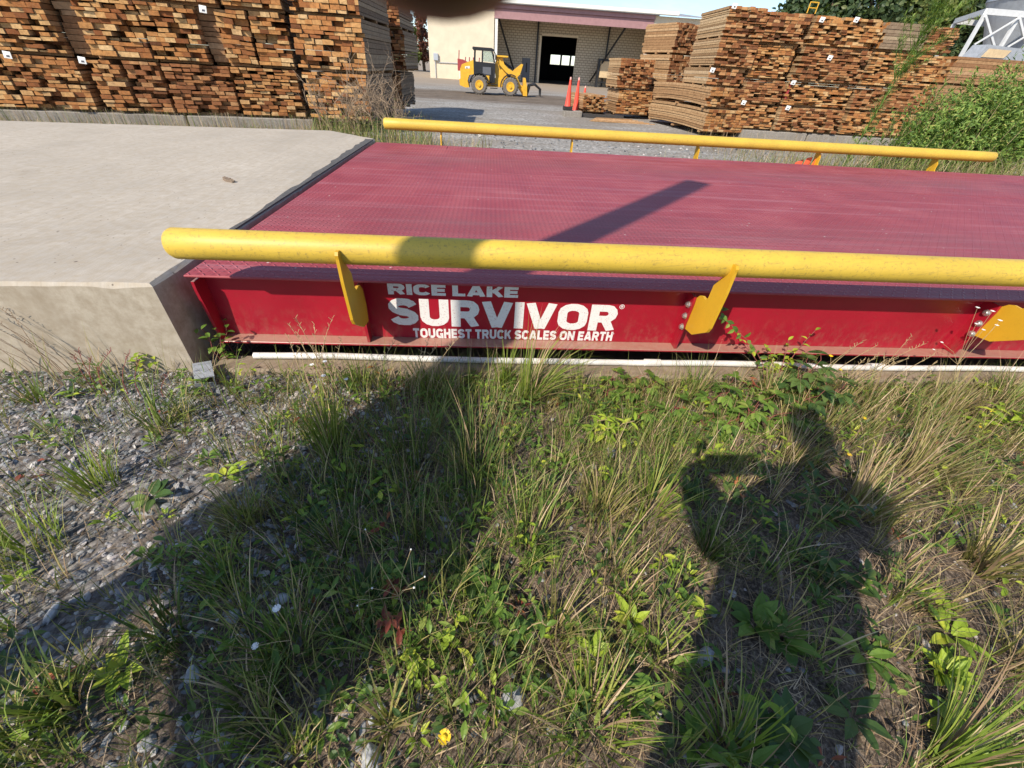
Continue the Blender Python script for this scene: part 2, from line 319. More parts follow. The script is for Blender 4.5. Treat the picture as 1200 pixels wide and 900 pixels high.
# ------------------------------------------------------------------ mesh helpers
class MB:
    def __init__(s): s.v, s.f, s.mi = [], [], []
    def add(s, vs, fs, mi=0):
        o = len(s.v); s.v.extend(tuple(p) for p in vs); s.f.extend(tuple(i+o for i in f) for f in fs); s.mi.extend([mi]*len(fs)); return s
    def box(s, lo, hi, mi=0, mat=None):
        (a, b, c), (d, e, f) = lo, hi
        vs = [(a, b, c), (d, b, c), (d, e, c), (a, e, c), (a, b, f), (d, b, f), (d, e, f), (a, e, f)]
        if mat is not None: vs = [mat @ Vector(p) for p in vs]
        return s.add(vs, [(0, 3, 2, 1), (4, 5, 6, 7), (0, 1, 5, 4), (1, 2, 6, 5), (2, 3, 7, 6), (3, 0, 4, 7)], mi)
    def bbox(s, lo, hi, bev=.01, mi=0, mat=None):      # box with chamfered edges
        a, b, c = lo; d, e, f = hi; k = min(bev, (d-a)*.45, (e-b)*.45, (f-c)*.45)
        bm_pts = []
        for x0, x1, sx in ((a, a+k, 0), (d, d-k, 1)):
            for y0, y1, sy in ((b, b+k, 0), (e, e-k, 1)):
                for z0, z1, sz in ((c, c+k, 0), (f, f-k, 1)):
                    bm_pts += [(x0, y1, z1), (x1, y0, z1), (x1, y1, z0)]
        if mat is not None: bm_pts = [mat @ Vector(p) for p in bm_pts]
        def I(sx, sy, sz, ax): return (sx*4+sy*2+sz)*3+ax
        fs = []
        fs += [tuple(I(0, *q, 0) for q in ((0, 0), (0, 1), (1, 1), (1, 0))), tuple(I(1, *q, 0) for q in ((0, 0), (1, 0), (1, 1), (0, 1)))]
        fs += [tuple(I(q[0], 0, q[1], 1) for q in ((0, 0), (1, 0), (1, 1), (0, 1))), tuple(I(q[0], 1, q[1], 1) for q in ((0, 0), (0, 1), (1, 1), (1, 0)))]
        fs += [tuple(I(q[0], q[1], 0, 2) for q in ((0, 0), (0, 1), (1, 1), (1, 0))), tuple(I(q[0], q[1], 1, 2) for q in ((0, 0), (1, 0), (1, 1), (0, 1)))]
        for p in (0, 1):
            for q in (0, 1):
                fs.append((I(p, q, 0, 0), I(p, q, 1, 0), I(p, q, 1, 1), I(p, q, 0, 1)))
                fs.append((I(p, 0, q, 0), I(p, 1, q, 0), I(p, 1, q, 2), I(p, 0, q, 2)))
                fs.append((I(0, p, q, 1), I(1, p, q, 1), I(1, p, q, 2), I(0, p, q, 2)))
        for x in (0, 1):
            for y in (0, 1):
                for z in (0, 1): fs.append((I(x, y, z, 0), I(x, y, z, 1), I(x, y, z, 2)))
        return s.add(bm_pts, fs, mi)
    def tube(s, pts, rad, n=8, mi=0, caps=True):
        pts = [Vector(p) for p in pts]
        if not isinstance(rad, (list, tuple)): rad = [rad]*len(pts)
        vs, fs = [], []; ref = None
        for i, p in enumerate(pts):
            d = (pts[min(i+1, len(pts)-1)]-pts[max(i-1, 0)]).normalized()
            if ref is None: ref = d.orthogonal().normalized()
            u = (ref-d*ref.dot(d)).normalized(); ref = u; w_ = d.cross(u)
            for k in range(n):
                a = 2*PI*k/n; vs.append(p+(u*math.cos(a)+w_*math.sin(a))*rad[i])
        for i in range(len(pts)-1):
            for k in range(n):
                a, b = i*n+k, i*n+(k+1) % n; fs.append((a, b, b+n, a+n))
        if caps: fs.append(tuple(range(n-1, -1, -1))); fs.append(tuple((len(pts)-1)*n+k for k in range(n)))
        return s.add(vs, fs, mi)
    def bar(s, p0, p1, r, n=6, mi=0): return s.tube([p0, p1], r, n, mi)
    def beam(s, p0, p1, w, h=None, mi=0, up=(0, 0, 1)):
        p0, p1 = Vector(p0), Vector(p1); d = p1-p0; L = d.length; d.normalize(); h = h or w
        u = Vector(up); sd_ = d.cross(u)
        if sd_.length < 1e-4: sd_ = d.cross(Vector((0, 1, 0)))
        sd_.normalize(); u = sd_.cross(d)
        mt = Matrix((d, sd_, u)).transposed().to_4x4(); mt.translation = p0
        return s.box((0, -w/2, -h/2), (L, w/2, h/2), mi, mt)
    def prism(s, poly, t0, t1, axis='x', mi=0, mat=None):
        def P3(a, b, c): return {'x': (c, a, b), 'y': (a, c, b), 'z': (a, b, c)}[axis]
        n = len(poly); vs = [P3(a, b, t0) for a, b in poly]+[P3(a, b, t1) for a, b in poly]
        if mat is not None: vs = [mat @ Vector(p) for p in vs]
        fs = [tuple(range(n)), tuple(range(2*n-1, n-1, -1))]+[(i, i+n, (i+1) % n+n, (i+1) % n) for i in range(n)]
        return s.add(vs, fs, mi)
    def lathe(s, prof, c=(0, 0, 0), n=16, axis='z', mi=0):
        vs, fs = [], []
        for r, h in prof:
            for k in range(n):
                a = 2*PI*k/n; x, y = r*math.cos(a), r*math.sin(a)
                p = {'z': (x, y, h), 'x': (h, x, y), 'y': (x, h, y)}[axis]; vs.append((p[0]+c[0], p[1]+c[1], p[2]+c[2]))
        for i in range(len(prof)-1):
            for k in range(n): a, b = i*n+k, i*n+(k+1) % n; fs.append((a, b, b+n, a+n))
        fs.append(tuple(range(n-1, -1, -1))); fs.append(tuple((len(prof)-1)*n+k for k in range(n)))
        return s.add(vs, fs, mi)
    def build(s, name, mats, parent=None, smooth=False, fix=True):
        me = bpy.data.meshes.new(name); me.from_pydata(s.v, [], s.f)
        if not isinstance(mats, (list, tuple)): mats = [mats]
        for m_ in mats: me.materials.append(M[m_] if isinstance(m_, str) else m_)
        if len(mats) > 1: me.polygons.foreach_set('material_index', s.mi)
        if smooth: me.polygons.foreach_set('use_smooth', [True]*len(me.polygons))
        if fix:
            import bmesh
            b = bmesh.new(); b.from_mesh(me); bmesh.ops.recalc_face_normals(b, faces=b.faces); b.to_mesh(me); b.free()
        me.update()
        o = bpy.data.objects.new(name, me); COL.objects.link(o)
        if parent is not None:
            o.parent = parent; o.matrix_parent_inverse = parent.matrix_basis.inverted()
        return o
def tag(o, label=None, cat=None, group=None, kind=None):
    if label: o['label'] = label
    if cat: o['category'] = cat
    if group: o['group'] = group
    if kind: o['kind'] = kind
    return o
def empty(name, loc, label, cat, group=None):
    o = bpy.data.objects.new(name, None); COL.objects.link(o); o.location = loc; o.empty_display_size = .1
    return tag(o, label, cat, group)
def smooth_angle(o, deg=35):
    try:
        o.data.polygons.foreach_set('use_smooth', [True]*len(o.data.polygons)); o.data.set_sharp_from_angle(angle=R(deg))
    except Exception: pass
    return o

# ------------------------------------------------------------------ ground sheet and approach slab
def fbm(x, y, s=1.0, seed=0):
    v = 0
    for k, a in ((1, 1), (2.1, .5), (4.3, .25), (9.1, .12)):
        v = v+a*np.sin(x*s*k*1.7+seed*3.1+1.3*np.sin(y*s*k*1.1+seed))*np.cos(y*s*k*1.9+seed*1.7+1.1*np.sin(x*s*k*.9))
    return v
def ss(a, b, x):
    t_ = np.clip((x-a)/(b-a), 0, 1); return t_*t_*(3-2*t_)
def ground_z(x, y):
    x = np.asarray(x, float); y = np.asarray(y, float)
    near = (1-ss(4.0, 7.0, y))
    z = -.35+.35*near
    bmp = .016*fbm(x, y, 2.2, 1)+.008*fbm(x, y, 7, 2)
    z = z+bmp*ss(.1, -.35, y)*1.0
    z = z-.012*ss(-.4, -.1, y)*near
    z = z-.30*ss(.03, .12, y)*ss(3.72, 3.60, y)*ss(-.06, .0, x)
    z = z+.02*fbm(x, y, .5, 3)*ss(5, 8, y)
    z = z+.07*np.clip(fbm(x, y, .9, 5), 0, 2)*np.exp(-((y-27.5)/4.5)**2)*ss(-9, -4, x)*ss(14, 6, x)*.5
    return z
def axis(lo, hi, step, outer):
    a = list(np.arange(lo, hi+1e-6, step)); l, s_ = lo, step
    while l > -outer: s_ *= 1.22; l -= s_; a.insert(0, l)
    r, s_ = hi, step
    while r < outer: s_ *= 1.22; r += s_; a.append(r)
    return np.array(a)
gx_, gy_ = axis(-2.2, 5.2, .035, 900), axis(-2.0, .1, .035, 900)
GX, GY = np.meshgrid(gx_, gy_, indexing='ij'); GZ = ground_z(GX, GY)
nx, ny = GX.shape
me = bpy.data.meshes.new('ground')
idx = np.arange(nx*ny).reshape(nx, ny)
fa = np.stack([idx[:-1, :-1], idx[1:, :-1], idx[1:, 1:], idx[:-1, 1:]], -1).reshape(-1, 4)
me.from_pydata(np.stack([GX, GY, GZ], -1).reshape(-1, 3).tolist(), [], fa.tolist())
me.polygons.foreach_set('use_smooth', [True]*len(me.polygons)); me.materials.append(M['ground_soil'])
ground = bpy.data.objects.new('ground', me); COL.objects.link(ground); tag(ground, kind='structure')

TOP = .42
def slab():
    b = MB()
    top = [(-.067, -.091), (-.60, -.115), (-16, -.75), (-16, 2.0), (-4.03, 3.79), (-.70, 4.36), (-.068, 3.90)]
    n = len(top)
    # subdivide edges for a slightly worn arris
    rng = random.Random(3)
    ring = []
    for i in range(n):
        p, q_ = top[i], top[(i+1) % n]; L = math.hypot(q_[0]-p[0], q_[1]-p[1]); k = max(1, int(L/.07)) if L < 8 else 24
        for j in range(k): ring.append((p[0]+(q_[0]-p[0])*j/k, p[1]+(q_[1]-p[1])*j/k))
    m_ = len(ring); cx, cy = -3, 1.8
    def inset(p, d):
        dx, dy = cx-p[0], cy-p[1]; l = math.hypot(dx, dy); return (p[0]+dx/l*d, p[1]+dy/l*d)
    vs = []
    chip = [abs(rng.gauss(0, .004))+(.012 if rng.random() < .05 else 0) for _ in ring]
    for i, p in enumerate(ring): a = inset(p, .016+chip[i]); vs.append((*a, TOP))
    for i, p in enumerate(ring): vs.append((*inset(p, rng.random()*.002), TOP-.012-chip[i]*.8))
    for p in ring: vs.append((*p, -.45))
    fs = [tuple(range(m_))]
    for r_ in (0, 1):
        for i in range(m_): j = (i+1) % m_; fs.append((r_*m_+i, (r_+1)*m_+i, (r_+1)*m_+j, r_*m_+j))
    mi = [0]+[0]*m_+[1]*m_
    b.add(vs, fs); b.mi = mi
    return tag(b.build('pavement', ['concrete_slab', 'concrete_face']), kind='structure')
slab()
f = MB(); f.bbox((.005, -.112, -.4), (22, .012, .018), .012)
f.bbox((.005, 3.66, -.4), (22, 3.80, .018), .012)
f.box((.5, .0121, -.4), (22, 3.6599, -.22)); fo = f.build('foundation', 'concrete_sand'); tag(fo, kind='structure')

# ------------------------------------------------------------------ the truck scale
scale = empty('truck_scale', (3.7, 1.83, 0), 'long red steel truck scale with yellow pipe rails beside the concrete slab', 'truck scale')
W, LEN = 3.66, 22.0
d = MB()
LIPT = .010
SEAM = 2.30
d.bbox((0, 0, TOP-LIPT), (LEN, SEAM-.004, TOP), .003)
d.prism([(0, SEAM+.004), (LEN, SEAM+.004), (LEN, W), (.803, W), (.806, 3.42), (0, 3.42)], TOP-LIPT, TOP, 'z')
d.bbox((0, 3.427, TOP-LIPT), (.80, W, TOP), .003)
d.build('deck', 'deck_red', scale)
def ibeam(y_web, sgn, parent):
    b = MB()
    b.box((.012, y_web-.006, .0915), (LEN, y_web+.006, TOP-LIPT-.022))            # web
    e = y_web-sgn*.075; g = y_web+sgn*.075
    b.bbox((.012, min(e, g), .080), (LEN, max(e, g), .0905), .002)                # bottom flange
    h0 = y_web-sgn*.012
    b.bbox((.012, min(h0, g), TOP-LIPT-.0215), (LEN, max(h0, g), TOP-LIPT-.001), .002)
    return b.build('side_beam', 'beam_red', parent)
ibeam(.088, 1, scale); ibeam(W-.088, -1, scale)
b = MB()                                                                          # cross channel closing the end under the deck
b.box((.03, .10, .10), (.045, W-.10, TOP-LIPT-.002)); b.build('end_channel', 'beam_red', scale)
PX = [.70, 2.22, 3.745, 5.265, 6.80]
def stiff(x, y_web, sgn, th=.012):
    b = MB(); o = y_web-sgn*.006
    ys = [o, y_web-sgn*.078, y_web-sgn*.080, y_web-sgn*.060, o]
    zs = [TOP-LIPT-.023, TOP-LIPT-.023, TOP-LIPT-.06, .0925, .0925]
    b.prism(list(zip(ys, zs)), x-th/2, x+th/2, 'x'); return b.build('stiffener', 'beam_red', scale)
stiff(.018, .088, 1); stiff(.018, W-.088, -1)
BR = [(-0.1449, 0.5994), (-0.1584, 0.6093), (-0.1778, 0.6099), (-0.1855, 0.5979), (-0.1836, 0.5832), (-0.1840, 0.4935), (-0.1700, 0.3247), (-0.1588, 0.2996), (-0.0536, 0.2246), (0.0166, 0.2147), (0.0300, 0.2879), (0.0198, 0.3735), (-0.0065, 0.4018), (-0.0278, 0.4093), (-0.0602, 0.4071), (-0.0753, 0.4236), (-0.0798, 0.4861), (-0.1105, 0.5274), (-0.1327, 0.5554)]
def bracket(x, sgn):
    # sgn=1 the near side, -1 mirrored across the deck
    def my(y): return y if sgn > 0 else W-y
    stiff(x, my(.088), sgn)
    b = MB(); b.prism([(my(y), z) for y, z in BR], x+.008, x+.020, 'x')
    o = b.build('rail_bracket', 'bracket_yellow', scale)
    for z, y in ((.335, .035), (.278, .030), (.222, .024)):
        k = MB(); y_ = my(y)
        k.lathe([(.017, -.0003), (.017, -.003), (.0125, -.0032), (.0125, -.011), (.009, -.014), (.003, -.015)], (x-.006, y_, z), 10, 'x')
        smooth_angle(k.build('bolt', 'bolt_zinc', scale), 30)
for x in PX:
    bracket(x, 1); bracket(x, -1)
RY, RZ, RR = -.100, .592, .0560
def rail(y):
    b = MB(); n = 22; x0, x1 = .085, 7.50
    prof = [(.010, x0), (RR*.55, x0+.001), (RR*.86, x0+.006), (RR, x0+.02)]
    prof += [(RR, x0+.02+(x1-x0-.04)*k/40) for k in range(1, 41)]
    prof += [(RR*.86, x1-.006), (RR*.55, x1-.001), (.010, x1)]
    b.lathe(prof, (0, y, RZ), n, 'x'); return smooth_angle(b.build('guide_rail', 'rail_yellow', scale), 50)
rail(RY); rail(W-RY)

# lettering: each glyph drawn as stroke centre lines in a unit-high cell
def arc(cx, cy, rx, ry, a0, a1, n=7): return [(cx+rx*math.cos(R(a0+(a1-a0)*k/n)), cy+ry*math.sin(R(a0+(a1-a0)*k/n))) for k in range(n+1)]
h_ = .12
GL = {
 'I': (.24, [[(.12, 0), (.12, 1)]]),
 'L': (.60, [[(.12, 1), (.12, .12), (.60, .12)]]),
 'E': (.66, [[(.66, .88), (.12, .88), (.12, .12), (.66, .12)], [(.24, .5), (.62, .5)]]),
 'T': (.70, [[(0, .88), (.70, .88)], [(.35, .76), (.35, 0)]]),
 'H': (.76, [[(.12, 0), (.12, 1)], [(.64, 0), (.64, 1)], [(.24, .5), (.52, .5)]]),
 'N': (.80, [[(.11, 0), (.11, 1)], [(.69, 0), (.69, 1)], [(.12, .98), (.68, .02)]]),
 'K': (.76, [[(.12, 0), (.12, 1)], [(.24, .42), (.66, 1.0)], [(.36, .60), (.68, 0)]]),
 'A': (.86, [[(.11, 0), (.40, 1)], [(.75, 0), (.46, 1)], [(.28, .27), (.58, .27)]]),
 'V': (.84, [[(.11, 1), (.40, 0)], [(.73, 1), (.44, 0)]]),
 'U': (.78, [[(.12, 1), (.12, .34)]+arc(.39, .34, .27, .22, 180, 360)[1:-1]+[(.66, .34), (.66, 1)]]),
 'O': (.84, [arc(.42, .66, .30, .22, 0, 180)+arc(.42, .34, .30, .22, 180, 360)+['c']]),
 'C': (.76, [arc(.40, .66, .28, .22, 20, 180)+arc(.40, .34, .28, .22, 180, 340)]),
 'G': (.80, [arc(.42, .66, .30, .22, 20, 180)+arc(.42, .34, .30, .22, 180, 300)+[(.68, .12)], [(.44, .42), (.80, .42)], [(.69, .40), (.69, 0)]]),
 'R': (.78, [[(.12, 0), (.12, 1)], [(.22, .88), (.46, .88)]+arc(.46, .67, .19, .21, 90, -90, 6)+[(.22, .46)], [(.44, .46), (.66, 0)]]),
 'S': (.76, [arc(.38, .695, .27, .185, 10, 270, 10)+arc(.38, .305, .27, .185, 90, -170, 10)]),
}
def stroke(mb, pts, t_, tf, y):
    closed = pts[-1] == 'c'
    if closed: pts = pts[:-1]
    P2 = [Vector((p[0], p[1])) for p in pts]
    q_ = [P2[0]]
    for p in P2[1:]:
        if (p-q_[-1]).length > 1e-4: q_.append(p)
    P2 = q_
    if closed and (P2[0]-P2[-1]).length < 1e-4: P2.pop()
    n = len(P2); L, Rr = [], []
    for i in range(n):
        a = P2[i-1] if (i or closed) else None; c = P2[(i+1) % n] if (i < n-1 or closed) else None
        d1 = (P2[i]-a).normalized() if a is not None else None; d2 = (c-P2[i]).normalized() if c is not None else None
        d1 = d1 if d1 is not None else d2; d2 = d2 if d2 is not None else d1
        n1 = Vector((-d1.y, d1.x)); n2 = Vector((-d2.y, d2.x)); m_ = (n1+n2); m_ = m_.normalized() if m_.length > 1e-5 else n1
        k = (t_/2)/max(.45, m_.dot(n1)); L.append(P2[i]+m_*k); Rr.append(P2[i]-m_*k)
    vs = []
    for p in L+Rr: vs.append(tf(p.x, min(1, max(0, p.y)), y))
    fs = [(i, (i+1) % n, n+(i+1) % n, n+i) for i in range(n if closed else n-1)]
    mb.add(vs, fs)
def word(mb, text, A, B, y, hgt, t_=.25, gap=.10, sp=.36, shear=0.0):
    # A,B = left and right ends of the base line (x,z); hgt = letter height
    adv, tot = [], 0
    for ch in text:
        if ch == ' ': adv.append((None, tot)); tot += sp; continue
        adv.append((ch, tot)); tot += GL[ch][0]+gap
    tot -= gap
    A, B = Vector(A), Vector(B)
    j = 0
    for ch, ox in adv:
        if ch is None: continue
        for st in GL[ch][1]:
            j += 1
            def tf(u, v, yy):
                p = A+(B-A)*((ox+u)/tot); return (p.x, yy, p.y+v*hgt)
            stroke(mb, st, t_, tf, y-.00012*j % .0012)
WEBY = .0815
l = MB()
word(l, 'RICE LAKE', (0.8132, 0.3208), (1.4096, 0.3213), WEBY, 0.0536, .27, .09, .24)
word(l, 'SURVIVOR', (0.8060, 0.1605), (1.9020, 0.1540), WEBY, 0.1424, .26, .085)
word(l, 'TOUGHEST TRUCK SCALES ON EARTH', (0.9053, 0.0906), (1.9030, 0.0960), WEBY, 0.0536, .25, .10, .34)
stroke(l, arc(0, 0, 1, 1, 0, 360, 14)+['c'], .22, lambda u, v, yy: (1.9153+u*.0130, yy, 0.2899+v*.0130), WEBY) if False else None
RC = (1.9153, 0.2899)
RD = (1.9029, 0.1391)
def ring(c_, r_, wd):
    vs, fs = [], []
    for k in range(16):
        a = 2*PI*k/16
        for rr in (r_, r_-wd): vs.append((c_[0]+rr*math.cos(a), WEBY, c_[1]+rr*math.sin(a)))
    for k in range(16): a, e = 2*k, 2*((k+1) % 16); fs.append((a, e, e+1, a+1))
    l.add(vs, fs)
ring(RC, .0125, .0028); word(l, 'R', (RC[0]-.005, RC[1]-.006), (RC[0]+.006, RC[1]-.006), WEBY, .013, .22)
ring(RD, .0045, .0016)
lo = l.build('lettering', 'lettering_white', scale, fix=False)

# white conduit along the foot of the scale and a bent steel bracket at the slab corner
c = MB(); rng = random.Random(8)
pts = [(.17+k*.37, -.022+.007*math.sin(k*1.3), .036+.003*math.sin(k*2.1)) for k in range(20)]
c.tube(pts, .0155, 10)
for k in range(1, 6): c.tube([(.9+k*1.2-.04, -.020, .036), (.9+k*1.2+.04, -.020, .036)], .019, 10)
co = c.build('white_conduit', 'white_plastic'); smooth_angle(co, 40)
tag(co, 'thin white plastic conduit lying on the sandy ledge under the red beam', 'pipe')
g = MB()
mt = Matrix.Translation((.015, -.175, .005)) @ Euler((R(8), R(14), R(33))).to_matrix().to_4x4()
g.prism([(-.036, 0), (-.034, .047), (.034, .056), (.036, 0), (.032, 0), (.030, .051), (-.030, .043), (-.032, 0)], -.045, .065, 'y', 0, mt)
g.box((-.037, -.0465, -.03), (.037, -.0445, .022), 0, mt)
go = g.build('steel_channel', 'galvanised'); tag(go, 'bent grey metal channel piece lying at the foot of the slab corner', 'metal scrap')
# dark strip on top of the slab end, wider towards the far side
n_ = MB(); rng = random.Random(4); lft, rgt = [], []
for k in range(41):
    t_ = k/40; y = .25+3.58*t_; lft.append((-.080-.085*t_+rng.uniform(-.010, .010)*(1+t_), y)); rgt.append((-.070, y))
n_.prism(rgt+lft[::-1], TOP-.006, TOP+.0025, 'z'); no = n_.build('edge_strip', 'strip_dark'); tag(no, 'dark worn strip along the end edge of the concrete slab', 'edging')
# rubbish lying about
def chip(name, c_, L, Wd, H, rz, mat, label, cat):
    b = MB(); rng = random.Random(hash(label) % 999 if False else len(label))
    n = 7; ring = []
    for k in range(n): s_ = k/(n-1)-.5; ring.append((s_*L, Wd*(.5-.35*abs(s_)*1.6)*(1+rng.uniform(-.2, .2)), H*(1+rng.uniform(-.3, .3))))
    vs, fs = [], []
    for x, wd, hh in ring: vs += [(x, -wd, 0), (x, wd, .001), (x+.004, wd*.7, hh), (x-.003, -wd*.6, hh*.8)]
    for k in range(n-1):
        for j in range(4): a = k*4+j; e = k*4+(j+1) % 4; fs.append((a, e, e+4, a+4))
    fs += [(3, 2, 1, 0), tuple((n-1)*4+j for j in range(4))]
    b.add([Matrix.Translation(c_) @ Matrix.Rotation(rz, 4, 'Z') @ Vector(p) for p in vs], fs)
    return tag(b.build(name, mat), label, cat)
chip('bark_chip', (-.59, 1.60, TOP), .13, .045, .018, R(-38), 'chip_wood', 'brown bark chip lying alone on the pale concrete slab', 'wood chip')
chip('shadow_sliver', (-2.72, 1.86, TOP), .30, .022, .014, R(6), 'steel_dark', 'dark sliver at the left edge of the concrete slab', 'wood chip')  # thin dark piece standing in for a shadow on the slab
fl = MB(); rng = random.Random(2)
for k in range(3):
    x0 = 5.02+.1*k; fl.add([(x0, 3.80-.02*k, .36), (x0+.12, 3.82, .37+.03*k), (x0+.13, 3.835, .45+.03*k), (x0+.03+.02*k, 3.815, .42+.05*k)], [(0, 1, 2, 3)])
flo = fl.build('warning_flag', 'flag_orange', fix=False)
sm = flo.modifiers.new('thickness', 'SOLIDIFY'); sm.thickness = .003
tag(flo, 'crumpled orange plastic flag caught behind the far rail', 'flag')

# ------------------------------------------------------------------ lumber packs
def pack(org, ang, wd, ht, dp, label, group, rows=12, cw=(.13, .22), seed=1, mats=('timber_end', 'timber_side'), jag=.035,
         run='y', sag=0.0, lean=0.0, tagpos=None, miss=.0, bearers=True, bow=0.0):
    """A strapped pack of sawn boards. org = front left bottom corner; boards run back from the front (run y) or across it (run x)."""
    rng = random.Random(seed)
    mt = Matrix.Translation(org) @ Matrix.Rotation(ang, 4, 'Z')
    b = MB(); rh = ht/rows
    def warp(p):
        x, y, z = p
        z2 = z+sag*math.sin(PI*min(1, max(0, y/dp)))*(1-.5*z/ht)+bow*math.sin(x*5+z*3)*.5
        return mt @ Vector((x+lean*z, y, z2))
    def brd(x0, x1, y0, y1, z0, z1, e0, e1):
        j = lambda a=.004: rng.uniform(-a, a)
        pts = [(x0+j(), y0+j(), z0+j(.003)), (x1+j(), y0+j(), z0+j(.003)), (x1+j(), y1, z0), (x0+j(), y1, z0), (x0+j(), y0+j(), z1+j(.003)), (x1+j(), y0+j(), z1+j(.003)), (x1+j(), y1, z1), (x0+j(), y1, z1)]
        ns = 3 if (abs(sag) > .01 and run == 'y') else 1
        if ns == 1:
            b.add([warp(p) for p in pts], [(0, 3, 2, 1)], 0); o = len(b.v)-8
            for f_, m_ in (((4, 5, 6, 7), 0), ((0, 1, 5, 4), e0), ((1, 2, 6, 5), e1), ((2, 3, 7, 6), e0), ((3, 0, 4, 7), e1)): b.f.append(tuple(o+i for i in f_)); b.mi.append(m_)
        else:
            o = len(b.v); vs = []
            for k in range(ns+1):
                t_ = k/ns; yy = y0+(y1-y0)*t_
                for (x, z) in ((x0, z0), (x1, z0), (x1, z1), (x0, z1)): vs.append(warp((x+j(), yy, z+j(.003))))
            b.v.extend(tuple(p) for p in vs)
            b.f.append((o, o+3, o+2, o+1)[::-1]); b.mi.append(e0)
            for k in range(ns):
                for i in range(4): a = o+k*4+i; c_ = o+k*4+(i+1) % 4; b.f.append((a, c_, c_+4, a+4)); b.mi.append(e1)
            b.f.append(tuple(o+ns*4+i for i in range(4))); b.mi.append(e0)
    zc = [0.0]
    for r_ in range(rows): zc.append(zc[-1]+rng.uniform(.72, 1.28))
    zc = [z_*ht/zc[-1] for z_ in zc]
    for r_ in range(rows):
        z0, z1 = zc[r_]+.0015, zc[r_+1]-.004-rng.random()*.006
        if run == 'y':
            x = rng.uniform(-.012, .012)
            while x < wd-.05:
                cwid = rng.uniform(*cw); x1 = min(x+cwid, wd+rng.uniform(-.01, .015))
                if x1 > wd-.06: x1 = wd+rng.uniform(-.012, .012)
                u = rng.random(); y0 = rng.gauss(0, jag*.45)
                if u < .26: y0 += rng.uniform(.04, .22)
                elif u > .95: y0 -= rng.uniform(.01, .05)
                if rng.random() < miss: y0 += .4
                brd(x+.002, x1-.003, y0, dp+rng.gauss(0, jag), z0, z1-(rng.random() < .3)*rng.random()*.022, 1, 0)
                x = x1+(.001 if rng.random() < .7 else rng.uniform(.006, .028))
        else:
            y = 0
            while y < dp-.05:
                cwid = rng.uniform(*cw); y1 = min(y+cwid, dp)
                o_ = rng.gauss(0, .008) if y == 0 else 0
                brd(rng.gauss(0, jag), wd+rng.gauss(0, jag), y+o_, y1-.002, z0, z1, 0, 1); y = y1
    o = b.build('lumber_pack', [mats[1], mats[0]], None, fix=False); tag(o, label, 'lumber', group)
    # move the origin to the pack's foot
    o.data.transform(Matrix.Translation(-Vector(org))); o.location = org
    if bearers:
        for yb in (.22, dp*.5, dp-.2):
            k = MB()
            k.box((.0, yb, -.052), (wd, yb+.09, -.002), 0, mt); k.build('bearer', 'timber_side', o)
    if tagpos:
        for (tx, tz) in tagpos:
            k = MB(); yy = -.03-jag
            k.add([mt @ Vector(p) for p in ((tx, yy, tz), (tx+.13, yy-.004, tz-.012), (tx+.155, yy-.016, tz+.10), (tx+.022, yy+.006, tz+.115))], [(0, 1, 2, 3)])
            k.add([mt @ Vector(p) for p in ((tx+.05, yy-.0065, tz+.02), (tx+.10, yy-.0085, tz+.015), (tx+.108, yy-.0125, tz+.045), (tx+.058, yy-.008, tz+.05))], [(0, 1, 2, 3)], 1)
            p_ = k.build('paper_tag', ['paper', 'ink'], o, fix=False)
            s_ = p_.modifiers.new('thickness', 'SOLIDIFY'); s_.thickness = .002; s_.offset = -1
    return o

LA = math.atan2(1.15, 5.76); LO = Vector((-8.77, 9.02, -.05)); LX = Vector((math.cos(LA), math.sin(LA), 0)); LYd = Vector((-math.sin(LA), math.cos(LA), 0))
GL_ = 'lumber packs stacked in the yard on the left'
def lp(s0, s1, z, ht, label, seed, dp=2.5, back=0.0, ang=LA, **k):
    org = LO+LX*s0+LYd*back; org.z = z
    if s0 > 5.8 and back == 0: ang, dp = R(-1), 2.9
    return pack(tuple(org), ang, s1-s0, ht, dp, label, GL_, seed=seed, **k)
BOT = [(-1.15, .30), (.34, 1.56), (1.76, 2.32), (2.40, 3.01), (3.08, 4.36), (4.42, 5.74), (5.86, 7.30)]
MID = [(-.9, .36), (.40, 1.46), (1.93, 3.00), (3.04, 4.03), (4.40, 5.00), (5.05, 5.74), (5.84, 7.36)]
names_b = ['bottom lumber pack cut by the left edge of the photo, on the left pile',
 'bottom pack of orange boards under two white paper tags, left end of the left pile', 'narrow bottom pack with a white tag at its upper left corner, left pile',
 'narrow dark bottom pack between two black gaps in the left pile', 'wide bottom pack above the joint between two concrete sleepers, left pile',
 'bottom pack just left of the dry twiggy shrub, left pile', 'bottom pack at the right corner of the left pile, behind the dry shrub']
names_m = ['second layer lumber pack cut by the left edge of the photo, left pile', 'second layer pack at the left end of the left pile, beside the brown recess',
 'second layer pack right of the brown recess in the left pile', 'second layer pack left of the leaning white tag, left pile', 'narrow bulging second layer pack right of the leaning white tag, left pile',
 'second layer pack over the pack left of the dry shrub, left pile', 'second layer pack at the right corner of the left pile, behind the shrub top']
tg = {1: [(.10, .82)], 2: [(-.10, .80)], 4: None}
for i, ((a, c), nm) in enumerate(zip(BOT, names_b)):
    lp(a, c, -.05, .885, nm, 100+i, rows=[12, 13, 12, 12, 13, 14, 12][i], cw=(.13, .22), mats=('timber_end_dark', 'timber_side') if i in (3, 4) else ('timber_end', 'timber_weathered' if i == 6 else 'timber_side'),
       tagpos=tg.get(i), miss=.03, lean=[0, .0, -.02, .0, .01, 0, 0][i])
